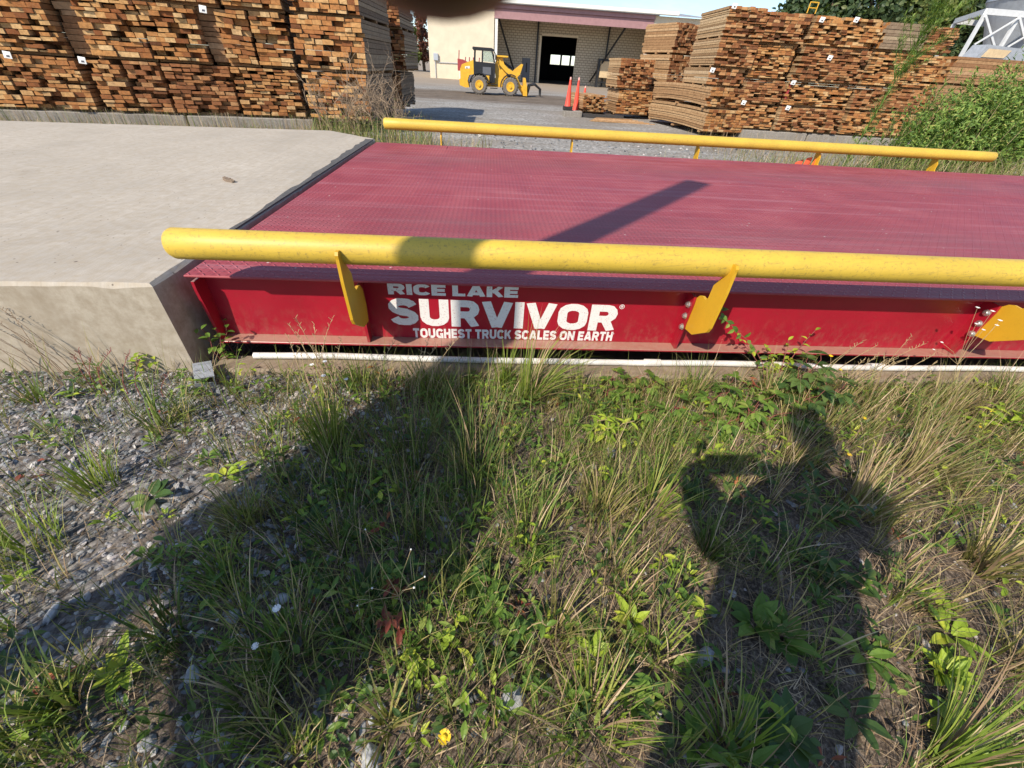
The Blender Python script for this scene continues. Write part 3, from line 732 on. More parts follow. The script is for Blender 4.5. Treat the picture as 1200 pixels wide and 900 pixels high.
for i, ((a, c), nm) in enumerate(zip(MID, names_m)):
    lp(a, c, .895, .90, nm, 200+i, rows=[12, 12, 11, 12, 11, 12, 11][i], cw=(.14, .24), mats=('timber_end', 'timber_weathered' if i == 6 else 'timber_side'), miss=.02,
       tagpos=[(-.22, .80)] if i == 4 else None, lean=[0, 0, 0, .0, .0, 0, .01][i], bow=.03 if i == 4 else 0)
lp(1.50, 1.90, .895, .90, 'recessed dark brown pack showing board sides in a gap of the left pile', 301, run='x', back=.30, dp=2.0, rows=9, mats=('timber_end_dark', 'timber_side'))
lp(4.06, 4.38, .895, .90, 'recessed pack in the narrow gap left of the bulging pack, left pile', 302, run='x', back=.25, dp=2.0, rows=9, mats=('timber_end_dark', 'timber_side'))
TOPP = [(-.6, .7), (.75, 2.05), (2.1, 3.3), (3.35, 4.5), (4.6, 5.75), (5.9, 7.36)]
for i, (a, c) in enumerate(TOPP):
    lp(a, c, 1.85, .85, ['top lumber pack cut by the upper left corner of the photo', 'top pack second from the upper left corner, left pile', 'top pack third from the upper left corner, left pile',
       'top pack above the leaning white tag, left pile', 'top pack above the bulging pack, left pile', 'top pack at the right corner of the left pile, under the dark fingertip'][i], 400+i, rows=11, mats=('timber_end', 'timber_weathered' if i == 5 else 'timber_side'))
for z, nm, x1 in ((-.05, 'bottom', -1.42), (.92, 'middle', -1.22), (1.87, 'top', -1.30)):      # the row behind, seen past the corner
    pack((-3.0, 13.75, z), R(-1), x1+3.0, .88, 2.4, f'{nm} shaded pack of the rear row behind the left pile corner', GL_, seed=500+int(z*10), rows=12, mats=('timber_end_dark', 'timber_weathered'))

# right-hand piles
GR_ = 'lumber packs stacked in the yard on the right'
RA = math.atan2(-.045, 1); RO = Vector((9.95, 13.84, 0)); RX = Vector((math.cos(RA), math.sin(RA), 0))
def rpk(s0, s1, z, ht, label, seed, dp=2.3, back=0.0, ang=RA, **k):
    jr = random.Random(seed*7); jb = jr.uniform(-.10, .12); js = jr.uniform(-.03, .03)
    org = RO+RX*(s0+js)+Vector((0, back+jb, 0)); org.z = z; s1 = s1+js
    return pack(tuple(org), ang, s1-s0, ht, dp, label, GR_, seed=seed, **k)
kw = dict(cw=(.13, .22), rows=11, mats=('timber_end_dark', 'timber_pale'))
pack((8.28, 13.70, -.20), R(9), 1.52, .60, 4.0, 'sagging bottom pack of long pale boards at the front left corner of the right pile', GR_, rows=8, cw=(.12, .22), seed=601, mats=('timber_end', 'timber_pale'), sag=.05, jag=.06)
pack((8.18, 13.72, .47), R(8), 1.50, .50, 3.9, 'second pack of bowed pale boards, right above the sagging one, right pile', GR_, rows=7, cw=(.12, .22), seed=602, mats=('timber_end', 'timber_pale'), sag=.07, jag=.06)
rpk(-1.86, -.70, 1.03, .42, 'thin tagged pack below the two upper packs, left column of the right pile', 603, tagpos=[(-.02, .30)], **{**kw, 'rows': 5})
rpk(-1.86, -.70, 1.50, .66, 'second pack from the top in the left column of the right pile', 604, **kw)
rpk(-1.86, -.70, 2.20, .66, 'topmost pack with a white tag at its corner, left column of the right pile', 605, tagpos=[(.0, .58)], **kw)
rows_ = [(-.05, .637), (.64, .588), (1.281, .792), (2.126, .66)]
for j, (c0, c1) in enumerate(((-.62, .62), (.76, 2.84), (2.98, 5.22))):
    for i, (z, h) in enumerate(rows_):
        if j == 2 and i == 3: continue
        if j == 1: z -= .0; h -= .01*(i == 3)
        nm = [['bottom pack behind the concrete sleeper', 'pack beside the dark red gap', 'tall middle pack', 'top pack under the small yellow frame'],
              ['bottom pack with a white tag', 'third pack from the top with a tag', 'middle pack with a tag at its upper left', 'top pack with two white tags'],
              ['bottom pack behind the tall weed stem', 'low middle pack behind the weed stem', 'upper middle pack', '']][j][i]
        nm = nm+', '+['second', 'third', 'fourth'][j]+' column of the right pile'
        tp = {(0, 0): [(-.02, .62)], (1, 0): [(.06, .56)], (1, 1): [(.0, .52)], (1, 2): [(.75, .52)], (1, 3): [(.06, .50), (1.05, .55)]}.get((j, i))
        rpk(c0, c1, z, h, nm, 620+j*10+i, tagpos=tp, **{**kw, 'rows': 10 if h < .7 else 14, 'miss': .05, 'mats': ('timber_end_dark' if (i+j) % 2 else 'timber_end', 'timber_pale')})
rpk(2.98, 4.30, 2.15, .60, 'top pack of smooth grey boards lying sideways, right pile', 660, run='x', rows=8, mats=('timber_end', 'timber_weathered'))
rpk(4.34, 5.22, 2.15, .58, 'small top pack of board ends at the far right of the right pile', 661, **kw)
# stack behind the green bush
for i, z in enumerate((-.10, .70, 1.50)):
    pack((17.5+.1*i, 16.0, z), R(-2), 4.2, .74, 2.2, ['bottom', 'middle', 'top'][i]+' pack of long boards behind the green bush at the right edge', GR_, run='x', rows=8, seed=680+i, mats=('timber_end', 'timber_side'))
lb = MB(); rng = random.Random(77)
for k in range(16):
    a = rng.uniform(-.2, .35); x, y, z = 16.9+rng.random()*1.6, 12.6+rng.random()*.5, -.28+k*.035
    lb.beam((x, y, z), (x+1.8*math.cos(a), y+1.8*math.sin(a)*.5, z+.22*math.sin(a*3)), .16, .035)
o = lb.build('board_heap', 'timber_end'); tag(o, 'loose heap of broken boards at the right edge below the green bush', 'lumber')
# pile further back, beside the shed
pa = R(24)
for i, (z, h) in enumerate(((-.25, 1.05), (.86, .98), (1.90, .90))):
    pack((8.40, 18.6, z), R(20), 1.45, h, 2.0, ['bottom', 'middle', 'top'][i]+' pack of the small pile standing behind the right pile, near the shed', GR_, rows=11, cw=(.12, .2), seed=700+i, mats=('timber_end_dark', 'timber_pale'))
# two-pack stack and the low pack by the cones
pack((6.48, 18.3, -.16), R(5), 1.46, .79, 1.5, 'lower pack of the free standing two pack stack beside the cones', GR_, rows=11, cw=(.12, .22), seed=711, mats=('timber_end', 'timber_pale'), jag=.04)
pack((6.36, 18.3, .71), R(5), 1.40, .92, 1.5, 'upper pack of the free standing two pack stack beside the cones', GR_, rows=12, cw=(.12, .22), seed=712, mats=('timber_end_dark', 'timber_pale'), jag=.04)
pack((5.05, 18.2, -.15), R(13), 1.10, .56, 1.7, 'low single pack of short boards right behind the orange cones', GR_, rows=8, cw=(.10, .16), seed=713, mats=('timber_end', 'timber_pale'), jag=.05, miss=.08)
sk = MB(); sk.bbox((4.75, 17.9, -.35), (6.75, 18.1, -.215), .01); sk.bbox((4.75, 19.4, -.35), (6.75, 19.6, -.215), .01); sk.bbox((5.2, 18.1, -.36), (5.5, 19.4, -.216), .01); sk.bbox((6.1, 18.1, -.36), (6.4, 19.4, -.216), .01)
tag(sk.build('skid_frame', 'steel_dark'), 'dark skid frame carrying the low pack beside the cones', 'skid')
lp_ = MB()
for k in range(5): lp_.beam((5.1+.07*k, 16.6+.06*k, -.335+.022*k), (7.6-.2*k, 16.5+.09*k, -.33+.022*k), .13, .022)
tag(lp_.build('loose_board', 'timber_pale'), 'few pale boards lying flat on the ground before the low pack', 'lumber')

# concrete sleepers the piles stand on
def sleeper(p0, p1, label, z0=-.36, z1=-.105, wd=.42, mat='concrete_old', cat='concrete block', grp='concrete sleepers under the lumber piles'):
    p0, p1 = Vector((*p0, 0)), Vector((*p1, 0)); d_ = (p1-p0); L = d_.length
    mt = Matrix.Translation((p0.x, p0.y, 0)) @ Matrix.Rotation(math.atan2(d_.y, d_.x), 4, 'Z')
    b = MB(); b.bbox((0, 0, z0), (L, wd, z1), .02, 0, mt); o = b.build('concrete_sleeper', mat); return tag(o, label, cat, grp)
def LS(s, back): p = LO+LX*s+LYd*back; return (p.x, p.y)
sleeper(LS(-2, .02), LS(3.18, .02), 'long concrete sleeper half buried in dry grass under the left pile')
sleeper(LS(3.22, .0), LS(5.9, .0), 'pale concrete sleeper under the left pile, just left of the dry shrub')
sleeper(LS(-2, 1.9), LS(7.4, 1.9), 'rear concrete sleeper hidden under the left pile')
def RS(s, back): p = RO+RX*s; return (p.x, p.y+back)
sleeper(RS(-.25, -.02), RS(1.95, -.02), 'grey concrete sleeper under the second column of the right pile', z1=-.105)
sleeper(RS(2.0, .0), RS(5.3, .0), 'grey concrete sleeper behind the tall weed, right pile', z1=-.105)
sleeper(RS(-.6, 1.7), RS(5.3, 1.7), 'rear concrete sleeper under the right pile')
sleeper((4.25, 17.75), (5.0, 17.78), 'short concrete block carrying the orange cone', z1=-.14, grp=None)
sleeper((-2.2, 12.9), (-1.6, 13.02), 'dark skid timber sticking out under the left pile corner', z0=-.36, z1=-.10, wd=.3, mat='steel_dark', cat='timber', grp=None)
dr = MB(); dr.bbox((10.78, 13.95, .60), (10.84, 14.6, 1.22), .01); tag(dr.build('red_board', 'red_machine'), 'dark red board standing in a gap of the right pile', 'board')
yf = MB()
for p, r_ in ((((10.55, 14.1, 2.83), (10.55, 14.1, 3.08)), .014), (((10.80, 14.1, 2.83), (10.80, 14.1, 3.08)), .014), (((10.55, 14.1, 3.07), (10.80, 14.1, 3.07)), .014), (((10.55, 14.1, 2.95), (10.80, 14.1, 2.95)), .012)): yf.bar(p[0], p[1], r_, 6)
tag(yf.build('ladder_rack', 'machine_yellow'), 'small yellow tube frame on top of the right pile', 'frame')

# ------------------------------------------------------------------ traffic cones
def cone(x, y, z, h, label):
    e = empty('traffic_cone', (x, y, z), label, 'traffic cone', 'orange traffic cones before the shed')
    b = MB(); b.bbox((x-.17, y-.17, z), (x+.17, y+.17, z+.14), .02); b.build('base', 'rubber', e)
    b = MB(); b.lathe([(.135, z+.1405), (.12, z+.18), (.085, z+.5*h), (.05, z+.8*h), (.035, z+.93*h)], (x, y, 0), 16); smooth_angle(b.build('cone_body', 'cone_orange', e), 50)
    b = MB(); b.lathe([(.0345, z+.9302*h), (.028, z+h), (.012, z+h+.004)], (x, y, 0), 16); smooth_angle(b.build('tip', 'cone_tip', e), 50)
cone(4.40, 17.95, -.138, 1.07, 'front orange cone with black base standing on the concrete block')
cone(4.86, 18.7, -.35, 1.28, 'middle orange cone standing behind the low pack end')
cone(5.45, 20.2, -.35, .98, 'orange cone of which only the tip shows over the low pack')

# ------------------------------------------------------------------ open shed
FY, BY, GZ0 = 54.0, 59.0, -.42
sh = empty('warehouse', (8, FY, GZ0), 'cream open fronted warehouse with mauve fascia and white gutter', 'warehouse')
b = MB(); b.box((-5.2, FY, GZ0), (1.62, FY+.25, 6.4)); b.box((-5.2, FY+.26, GZ0), (-4.95, 78, 6.4)); b.build('front_wall', 'cream_wall', sh)
b = MB()
for (x0, x1, z0, z1) in ((1.6, 7.12, GZ0, 5.6), (11.2, 21.5, GZ0, 5.6), (7.121, 11.199, 4.0, 5.6)): b.box((x0, BY, z0), (x1, BY+.2, z1))
b.build('back_wall', 'block_wall', sh)
b = MB(); b.box((1.40, FY+.26, GZ0), (1.62, BY-.002, 5.4)); b.build('return_wall', 'cream_wall', sh)
b = MB(); b.box((20.2, FY+.3, GZ0), (20.45, BY-.002, 5.4)); b.build('side_wall', 'cream_wall', sh)
b = MB(); b.box((18.2, FY, GZ0), (24, FY+.25, 5.95)); b.build('right_wall', 'cream_wall', sh)
b = MB(); b.box((1.63, FY-.06, 4.86), (18.19, FY+.20, 5.62)); b.build('fascia', 'mauve_trim', sh)
b = MB(); b.bbox((-5.6, FY-.6, 6.02), (20.5, FY-.25, 6.32), .03); b.build('gutter', 'white_trim', sh)
b = MB(); b.prism([(FY-.55, 5.98), (FY-.55, 6.02), (70, 7.8), (79, 6.9), (79, 6.85), (70, 7.7)], -5.7, 24.2, 'x'); b.build('roof', 'roof_metal', sh)
b = MB(); b.box((-5.2, FY-.24, 5.64), (18.19, FY+.2, 5.97)); b.build('soffit', 'mauve_trim', sh)
def col(x, y, m, r=.16, z1=5.6, name='column'):
    k = MB(); k.box((x-r, y-r*.7, GZ0), (x+r, y+r*.7, z1)); return k.build(name, m, sh)
col(1.85, FY+.1, 'white_trim', .14, 4.85); col(17.95, FY+.1, 'white_trim', .18, 4.85); col(6.6, BY-.35, 'machine_black', .10, 5.4); col(14.7, BY-.4, 'machine_black', .09, 5.4)
def brace(p0, p1, m='machine_black'): k = MB(); k.beam(p0, p1, .14, .14); return k.build('brace', m, sh)
brace((2.1, FY+.5, 4.9), (4.1, BY-.4, .6)); brace((15.6, FY+1, 5.0), (13.2, BY-.5, .1))
b = MB(); b.box((5.0, BY-.06, GZ0), (5.95, BY-.002, 1.92)); dd = b.build('small_door', 'grey_door', sh)
b = MB(); b.box((5.46, BY-.064, .6), (5.62, BY-.061, 1.5)); b.build('door_glass', 'dark_interior', dd)
b = MB(); b.box((6.85, BY-.08, GZ0), (7.09, BY-.002, 4.0)); b.box((7.1, BY-.08, 4.01), (11.3, BY-.002, 4.2)); b.build('door_frame', 'cream_wall', sh)
# dark hall behind the big doorway, with a row of openings in its rear wall
b = MB(); ry = 77.0
b.box((1.7, BY+.21, GZ0), (1.9, ry, 5.5)); b.box((21.2, BY+.21, GZ0), (21.4, ry, 5.5)); b.box((1.7, BY+.21, 5.5), (21.4, ry, 5.6))
for (x0, x1, z0, z1) in ((1.9, 10.4, GZ0, 5.49), (14.2, 21.2, GZ0, 5.49), (10.4, 14.2, GZ0, 1.6), (10.4, 14.2, 2.75, 5.49), (11.9, 12.15, 1.6, 2.75), (13.35, 13.6, 1.6, 2.75)): b.box((x0, ry, z0), (x1, ry+.2, z1))
b.build('hall', 'dark_interior', sh)
b = MB(); b.bbox((-4.75, FY-.25, 1.15), (-4.25, FY-.002, 1.75), .03); eb = b.build('electric_box', 'galvanised', sh)
b = MB(); b.bar((-4.6, FY-.1, GZ0), (-4.6, FY-.1, 1.15), .04); b.bar((-4.2, FY-.06, 1.0), (-.9, FY-.06, 1.05), .04); b.build('pipe', 'galvanised', sh)
for ss_ in ((12.9, 14.3),):
    pass
yb = empty('yellow_cabinet', (14.7, 57.4, GZ0), 'yellow panel machine in a black frame inside the shed', 'machine')
b = MB(); b.bbox((13.95, 57.2, .55), (15.5, 57.5, 2.1), .04); b.build('panel', 'ply_tan', yb)
b = MB()
for x in (13.75, 15.62): b.box((x-.1, 57.1, GZ0), (x+.1, 57.6, 2.3))
b.box((13.86, 57.1, 2.12), (15.51, 57.6, 2.3)); b.box((13.86, 57.3, .1), (15.51, 57.4, .2)); b.build('frame', 'machine_black', yb)
bk_ = MB(); bk_.bbox((-1.95, 52.2, GZ0), (-.4, 53.2, .75), .04); tag(bk_.build('concrete_block', 'white_trim'), 'pale concrete block by the cream wall behind the loader', 'concrete block')
rm = empty('red_implement', (-1.2, 51.5, GZ0), 'red steel farm implement half hidden behind the yellow loader', 'implement')
b = MB(); b.prism([(-2.05, .45), (-2.05, 1.42), (-1.5, 1.38), (-.9, 1.15), (.6, 1.05), (.6, .45)], 51.2, 51.8, 'y'); b.build('body', 'red_machine', rm)
for x in (-1.95, -1.3, -.9, -.5, .1):
    b = MB(); b.bar((x, 51.5, 1.0), (x+.06, 51.5, 1.6 if x > -1.9 else 2.1), .05); b.build('tine', 'red_machine', rm)
b = MB(); b.box((-1.8, 51.3, GZ0), (-1.5, 51.7, .45)); b.build('stand', 'red_machine', rm)
b = MB(); b.box((.1, 51.3, GZ0), (.4, 51.7, .45)); b.build('stand', 'red_machine', rm)

# ------------------------------------------------------------------ wheel loader, seen from its right side, facing right
LD = Vector((.62, 30.0, -.35))
ld = empty('wheel_loader', tuple(LD), 'yellow compact wheel loader with black cab and fork tines parked before the shed', 'wheel loader')
def L3(x, y, z): return (LD.x+x, LD.y+y, LD.z+z)
def lprism(name, poly, y0, y1, mat): k = MB(); k.prism([(LD.x+x, LD.z+z) for x, z in poly], LD.y+y0, LD.y+y1, 'y'); return k.build(name, mat, ld)
for wx in (0.0, 1.90):
    for wy in (-.78, .78):
        k = MB(); k.lathe([(.24, -.17), (.40, -.185), (.465, -.14), (.48, -.05), (.48, .05), (.465, .14), (.40, .185), (.24, .17)], L3(wx, wy, .48), 28, 'y'); ty = smooth_angle(k.build('wheel', 'tyre_dusty', ld), 40)
        k = MB()
        for j in range(18):
            a = 2*PI*j/18
            for sd_ in (-1, 1):
                p = L3(wx+.475*math.cos(a), wy-sd_*.01, .48+.475*math.sin(a)); p2 = L3(wx+.475*math.cos(a+.16), wy+sd_*.17, .48+.475*math.sin(a+.16))
                k.beam(p, p2, .05, .05)
        k.build('tread', 'tyre_dusty', ty)
        sgn = -1 if wy < 0 else 1
        k = MB(); k.lathe([(.25, sgn*.1705), (.25, sgn*.19), (.21, sgn*.19), (.18, sgn*.174), (.09, sgn*.174), (.085, sgn*.23), (.03, sgn*.235)], L3(wx, wy, .48), 20, 'y'); smooth_angle(k.build('rim', 'machine_yellow', ty), 30)
lprism('engine_hood', [(-1.13, .62), (-1.16, 1.20), (-1.05, 1.42), (-.36, 1.66), (-.34, .98), (-.62, .92), (-.80, .45), (-1.0, .42)], -.62, .62, 'machine_yellow')
lprism('counterweight', [(-1.20, .40), (-1.22, .70), (-1.0, .78), (-.70, .60), (-.62, .32), (-.85, .30)], -.66, .66, 'machine_yellow')
lprism('chassis', [(-.30, .40), (-.30, .90), (2.3, .80), (2.3, .42)], -.36, .36, 'machine_yellow')
lprism('lower_cab', [(-.34, .95), (-.34, 1.60), (.95, 1.56), (.95, .62), (.55, .55)], -.60, .60, 'machine_black')
cb = lprism('cab_roof', [(-.42, 2.18), (-.40, 2.27), (.72, 2.26), (.90, 2.18), (.88, 2.13), (-.38, 2.13)], -.66, .66, 'machine_black')
for x0, x1 in ((-.30, -.28), (.16, .18), (.92, .74)):
    for y in (-.58, .58):
        k = MB(); k.beam(L3(x0, y, 1.58), L3(x1, y, 2.14), .075, .075); k.build('cab_pillar', 'machine_black', ld)
for y in (-.585, .585):
    k = MB(); k.prism([(LD.x+x, LD.z+z) for x, z in ((.20, 1.62), (.86, 1.60), (.72, 2.11), (.21, 2.11))], LD.y+y-.006, LD.y+y+.006, 'y'); k.build('window', 'glass_cab', ld)
k = MB(); k.bar(L3(.98, -.62, 1.95), L3(.84, -.66, 2.16), .02); k.bbox(L3(.93, -.72, 1.72), L3(1.02, -.60, 1.98), .02); k.build('mirror', 'machine_black', ld)
k = MB(); k.bbox(L3(.02, -.63, .62), L3(.78, -.58, 1.25), .03); k.build('side_panel', 'machine_black', ld)
k = MB(); k.bbox(L3(.20, -.645, 1.00), L3(.70, -.632, 1.36), .02); k.build('door_panel', 'grey_door', ld)
for k_ in range(2):
    k = MB(); k.bbox(L3(.66+.05*k_, -.80, .33+.18*k_), L3(1.12, -.55, .37+.18*k_), .01); k.build('step', 'machine_black', ld)
k = MB(); k.bbox(L3(.30, -.72, .60), L3(.62, -.50, .95), .03); k.build('fuel_tank', 'machine_yellow', ld)
def fender(wx, a0, a1, m):
    for y0, y1 in ((-.98, -.58), (.58, .98)):
        pts = [(wx+.56*math.cos(R(a)), .48+.56*math.sin(R(a))) for a in np.linspace(a0, a1, 12)]+[(wx+.62*math.cos(R(a)), .48+.62*math.sin(R(a))) for a in np.linspace(a1, a0, 12)]
        lprism('fender', pts, y0, y1, m)
fender(0, 15, 175, 'machine_black'); fender(1.9, 60, 185, 'machine_black')
lprism('tower', [(1.00, .75), (.92, 1.45), (1.05, 1.92), (1.38, 1.88), (1.62, 1.20), (1.75, .80)], -.32, .32, 'machine_yellow')
for y in (-.42, .42):
    lprism('lift_arm', [(1.10, 1.60), (1.18, 1.78), (1.75, 1.36), (2.18, 1.18), (2.52, .62), (2.92, .42), (2.92, .14), (2.70, .10), (2.32, .55), (2.05, .95), (1.60, 1.18)], y-.07, y+.07, 'machine_yellow')
lprism('bellcrank', [(1.95, 1.10), (2.10, 1.30), (2.55, 1.62), (2.66, 1.60), (2.50, 1.10), (2.30, .92)], -.12, .12, 'machine_yellow')
k = MB(); k.bar(L3(1.1, 0, 1.80), L3(2.05, 0, 1.35), .06, 10); k.bar(L3(1.2, -.2, 1.0), L3(2.2, -.2, .95), .06, 10); k.build('cylinder', 'machine_black', ld)
k = MB(); k.bbox(L3(.94, -.5, 1.86), L3(1.72, .5, 1.95), .02); k.build('top_guard', 'machine_yellow', ld)
lprism('coupler', [(2.72, .05), (2.70, .95), (2.82, .95), (2.95, .5), (2.98, .05)], -.60, .60, 'machine_yellow')
for y in (-.40, .40):
    k = MB(); k.tube([L3(2.98, y, .10), L3(3.12, y, .60), L3(3.45, y, .66), L3(3.82, y, .42), L3(3.84, y, .06)], [.07, .075, .07, .055, .03], 8); k.build('fork_tine', 'machine_black', ld)
k = MB(); k.bar(L3(3.12, -.6, .60), L3(3.12, .6, .60), .06); k.build('tine_bar', 'machine_black', ld)
k = MB(); k.add([L3(-.86, -.625, 1.22), L3(-.58, -.625, 1.24), L3(-.58, -.625, 1.36), L3(-.86, -.625, 1.33)], [(0, 1, 2, 3)]); dcl = k.build('decal', 'white_trim', ld, fix=False)
k = MB(); k.add([L3(-.80, -.627, 1.235), L3(-.70, -.627, 1.24), L3(-.75, -.627, 1.32)], [(0, 1, 2)]); k.build('decal_mark', 'machine_black', dcl, fix=False)

# ------------------------------------------------------------------ hopper silo behind the right pile
SX, SY = 32.9, 29.4
si = empty('hopper_silo', (SX, SY, -.35), 'grey hopper silo on a white braced steel frame behind the bush', 'silo')
b = MB(); b.lathe([(2.15, 5.62), (2.15, 10.5), (.5, 12)], (SX, SY, 0), 32); smooth_angle(b.build('tank', 'silo_grey', si), 40)
b = MB(); b.lathe([(2.1, 5.61), (.40, 2.2), (.36, 1.8)], (SX, SY, 0), 32); smooth_angle(b.build('hopper', 'silo_grey', si), 40)
cr = [(28.45, 27.4), (30.5, 27.4), (35.0, 27.4), (36.5, 31.8), (30.9, 31.8)]
ZR = 4.85
for i in range(5): p, q_ = cr[i], cr[(i+1) % 5]; k = MB(); k.beam((*p, ZR), (*q_, ZR), .16, .26); k.build('ring_beam', 'frame_white', si)
for p in cr: k = MB(); k.beam((*p, ZR-.132), (p[0], p[1], -.4), .15, .15, up=(1, 0, 0)); k.build('leg', 'frame_white', si)
for x0 in (28.4, 30.45):
    k = MB(); k.beam((x0+.05, 27.30, 4.65), (x0+1.98, 27.30, 3.15), .10, .10); k.build('brace', 'frame_white', si)
    k = MB(); k.beam((x0+.25, 27.18, 3.45), (x0+2.0, 27.18, 4.75), .07, .07); k.build('brace', 'frame_white', si)
k = MB(); k.tube([(30.9, 26.4, 2.3), (31.9, 26.7, 4.55)], .38, 20); dc = smooth_angle(k.build('grey_duct', 'silo_grey'), 40)
tag(dc, 'sloping grey duct in front of the hopper silo', 'duct')
tp = empty('covered_stack', (28.4, 26.0, -.35), 'pale boarded stack under a grey tarpaulin below the silo', 'stack')
b = MB(); b.prism([(27.0, -.35), (27.2, 2.3), (27.75, 3.36), (31.5, 3.22), (31.9, -.35)], 25.4, 26.3, 'y'); b.build('tarpaulin', 'tarp_grey', tp)
b = MB(); b.add([(27.9, 25.37, 3.20), (29.2, 25.37, 3.18), (29.0, 25.37, 2.85), (27.7, 25.37, 2.84)], [(0, 1, 2, 3)]); sp_ = b.build('board_panel', 'ply_tan', tp, fix=False)
sp_.modifiers.new('thickness', 'SOLIDIFY').thickness = .03

# ------------------------------------------------------------------ unseen post behind the camera, added to cast the left shadow on the weeds
ps = empty('shadow_post', (-1.02, -2.56, 0), 'tall grey steel signal post with a cabinet behind the photographer', 'post')
ax = Vector((math.cos(-AZ), math.sin(-AZ), 0)); pf = Vector((0, 0, 0))
qv = Vector((math.sin(AZ), math.cos(AZ), 0)); pv = Vector((math.cos(AZ), -math.sin(AZ), 0))
def pq(p_, q2): return qv*q2+pv*p_
mp0 = Matrix((pv, qv, Vector((0, 0, 1)))).transposed().to_4x4()
def slabpq(name, p0, p1, z0, z1, dp=.22, m='galvanised'):
    k = MB(); k.bbox((p0, -2.6-dp/2, z0), (p1, -2.6+dp/2, z1), .015, 0, mp0); return k.build(name, m, ps)
slabpq('caster_foot', .86, 1.02, -.1, 1.90, .16)
k = MB(); k.prism([(.80, 1.92), (1.12, 1.86), (1.50, 1.74), (1.60, 1.84), (1.60, 2.16), (1.50, 2.34), (1.30, 2.52), (1.10, 2.68), (.80, 2.72)], -2.75, -2.45, 'y', 0, mp0); k.build('blocker', 'galvanised', ps); slabpq('caster_top', .80, 1.03, 2.721, 5.94, .20)  # outline drawn to give the left shadow its shape

# ------------------------------------------------------------------ vegetation helpers
rg = random.Random(2024)
class LF(MB):
    """blades and leaves: every blade is one island so that the material varies from blade to blade"""
    def blade(s, base, az, h, wd, bend, rng, nseg=4, mi=0, tilt=None):
        bx, by, bz = base; t0 = tilt if tilt is not None else rng.uniform(.05, .5)
        ca, sa = math.cos(az), math.sin(az); vs = []; x = y = z = 0.0; a = t0; st = h/nseg
        tw = rng.uniform(-.5, .5); px, py = -math.sin(az+tw), math.cos(az+tw)
        for k in range(nseg+1):
            f_ = k/nseg; w_ = wd*(.75+.5*f_ if f_ < .4 else (1-f_)/.6*.95+.02)*.5
            cx_, cy_, cz_ = bx+x*ca, by+x*sa, max(bz+z, bz*0+.004+bz*.5 if False else bz+z)
            vs += [(cx_-px*w_, cy_-py*w_, cz_), (cx_+px*w_, cy_+py*w_, cz_)]
            x += st*math.sin(a); z += st*math.cos(a); a += bend/nseg
            if bz+z < .004 and a > 1.5: z = .004-bz; a = min(a, 1.6)
        s.add(vs, [(2*k, 2*k+1, 2*k+3, 2*k+2) for k in range(nseg)], mi)
    def leaf(s, base, d, up, L, wd, rng, fold=.25, curl=.3, mi=0):
        d = Vector(d).normalized(); up = Vector(up); sd_ = d.cross(up)
        if sd_.length < 1e-3: sd_ = d.orthogonal()
        sd_.normalize(); up = sd_.cross(d).normalized(); b = Vector(base); vs = []
        prof = ((0, .06), (.2, .66), (.45, 1), (.72, .72), (1, .03)); p = b.copy(); a = rng.uniform(-.1, .15)
        for i, (t_, w_) in enumerate(prof):
            if i:
                st = (t_-prof[i-1][0])*L; dd = d*math.cos(a)-up*math.sin(a); p = p+dd*st; a += curl*(t_-prof[i-1][0])
            hw = wd*.5*w_; off = up*(hw*fold)
            vs += [p-sd_*hw+off, p, p+sd_*hw+off]
        fs = []
        for k in range(4): o = 3*k; fs += [(o, o+1, o+4, o+3), (o+1, o+2, o+5, o+4)]
        s.add(vs, fs, mi)
def fbs(x, y, s=1.0, seed=0):
    v = 0.0
    for k, a in ((1, 1), (2.1, .5), (4.3, .25), (9.1, .12)): v += a*math.sin(x*s*k*1.7+seed*3.1+1.3*math.sin(y*s*k*1.1+seed))*math.cos(y*s*k*1.9+seed*1.7+1.1*math.sin(x*s*k*.9))
    return v
def s1(a, b, x): t_ = min(1, max(0, (x-a)/(b-a))); return t_*t_*(3-2*t_)
def gz0(x, y):      # same relief as ground_z for the near ground
    z = (.016*fbs(x, y, 2.2, 1)+.008*fbs(x, y, 7, 2))*s1(.1, -.35, y)
    return z-.012*s1(-.4, -.1, y)-.30*s1(.03, .12, y)*s1(-.06, 0, x)
def tuft(L, x, y, n, h, spread, wd=.0045, bend=(.5, 1.6), lean=(0, 0), rng=rg, dry=.12, mi=(0, 1), z=None, up=.55):
    for _ in range(n):
        az = rng.uniform(0, 2*PI); r_ = spread*math.sqrt(rng.random())
        bx, by = x+r_*math.cos(az)*.5, y+r_*math.sin(az)*.5
        hh = h*rng.uniform(.45, 1.1); a2 = az+rng.uniform(-.7, .7)
        dx, dy = math.cos(a2)*.6+lean[0], math.sin(a2)*.6+lean[1]; a3 = math.atan2(dy, dx)
        k = min(1.0, math.hypot(dx, dy))
        L.blade((bx, by, (gz0(bx, by) if z is None else z)-.006), a3, hh, wd*rng.uniform(.7, 1.3), rng.uniform(*bend)*k, rng, 5 if h > .15 else 4, mi[1] if rng.random() < dry else mi[0], rng.uniform(.02, up)*k)
def rosette(L, x, y, n, ln, wd, rng=rg, elev=(.2, .9), mi=0, z=None):
    z = gz0(x, y) if z is None else z
    for k in range(n):
        az = 2*PI*k/n+rng.uniform(-.4, .4); e = rng.uniform(*elev); l_ = ln*rng.uniform(.65, 1.15)
        d = Vector((math.cos(az)*math.cos(e), math.sin(az)*math.cos(e), math.sin(e)))
        L.leaf((x+.008*math.cos(az), y+.008*math.sin(az), z+.006+rng.random()*.012), d, (0, 0, 1), l_, wd*rng.uniform(.8, 1.2), rng, .3, rng.uniform(.3, 1.1), mi)
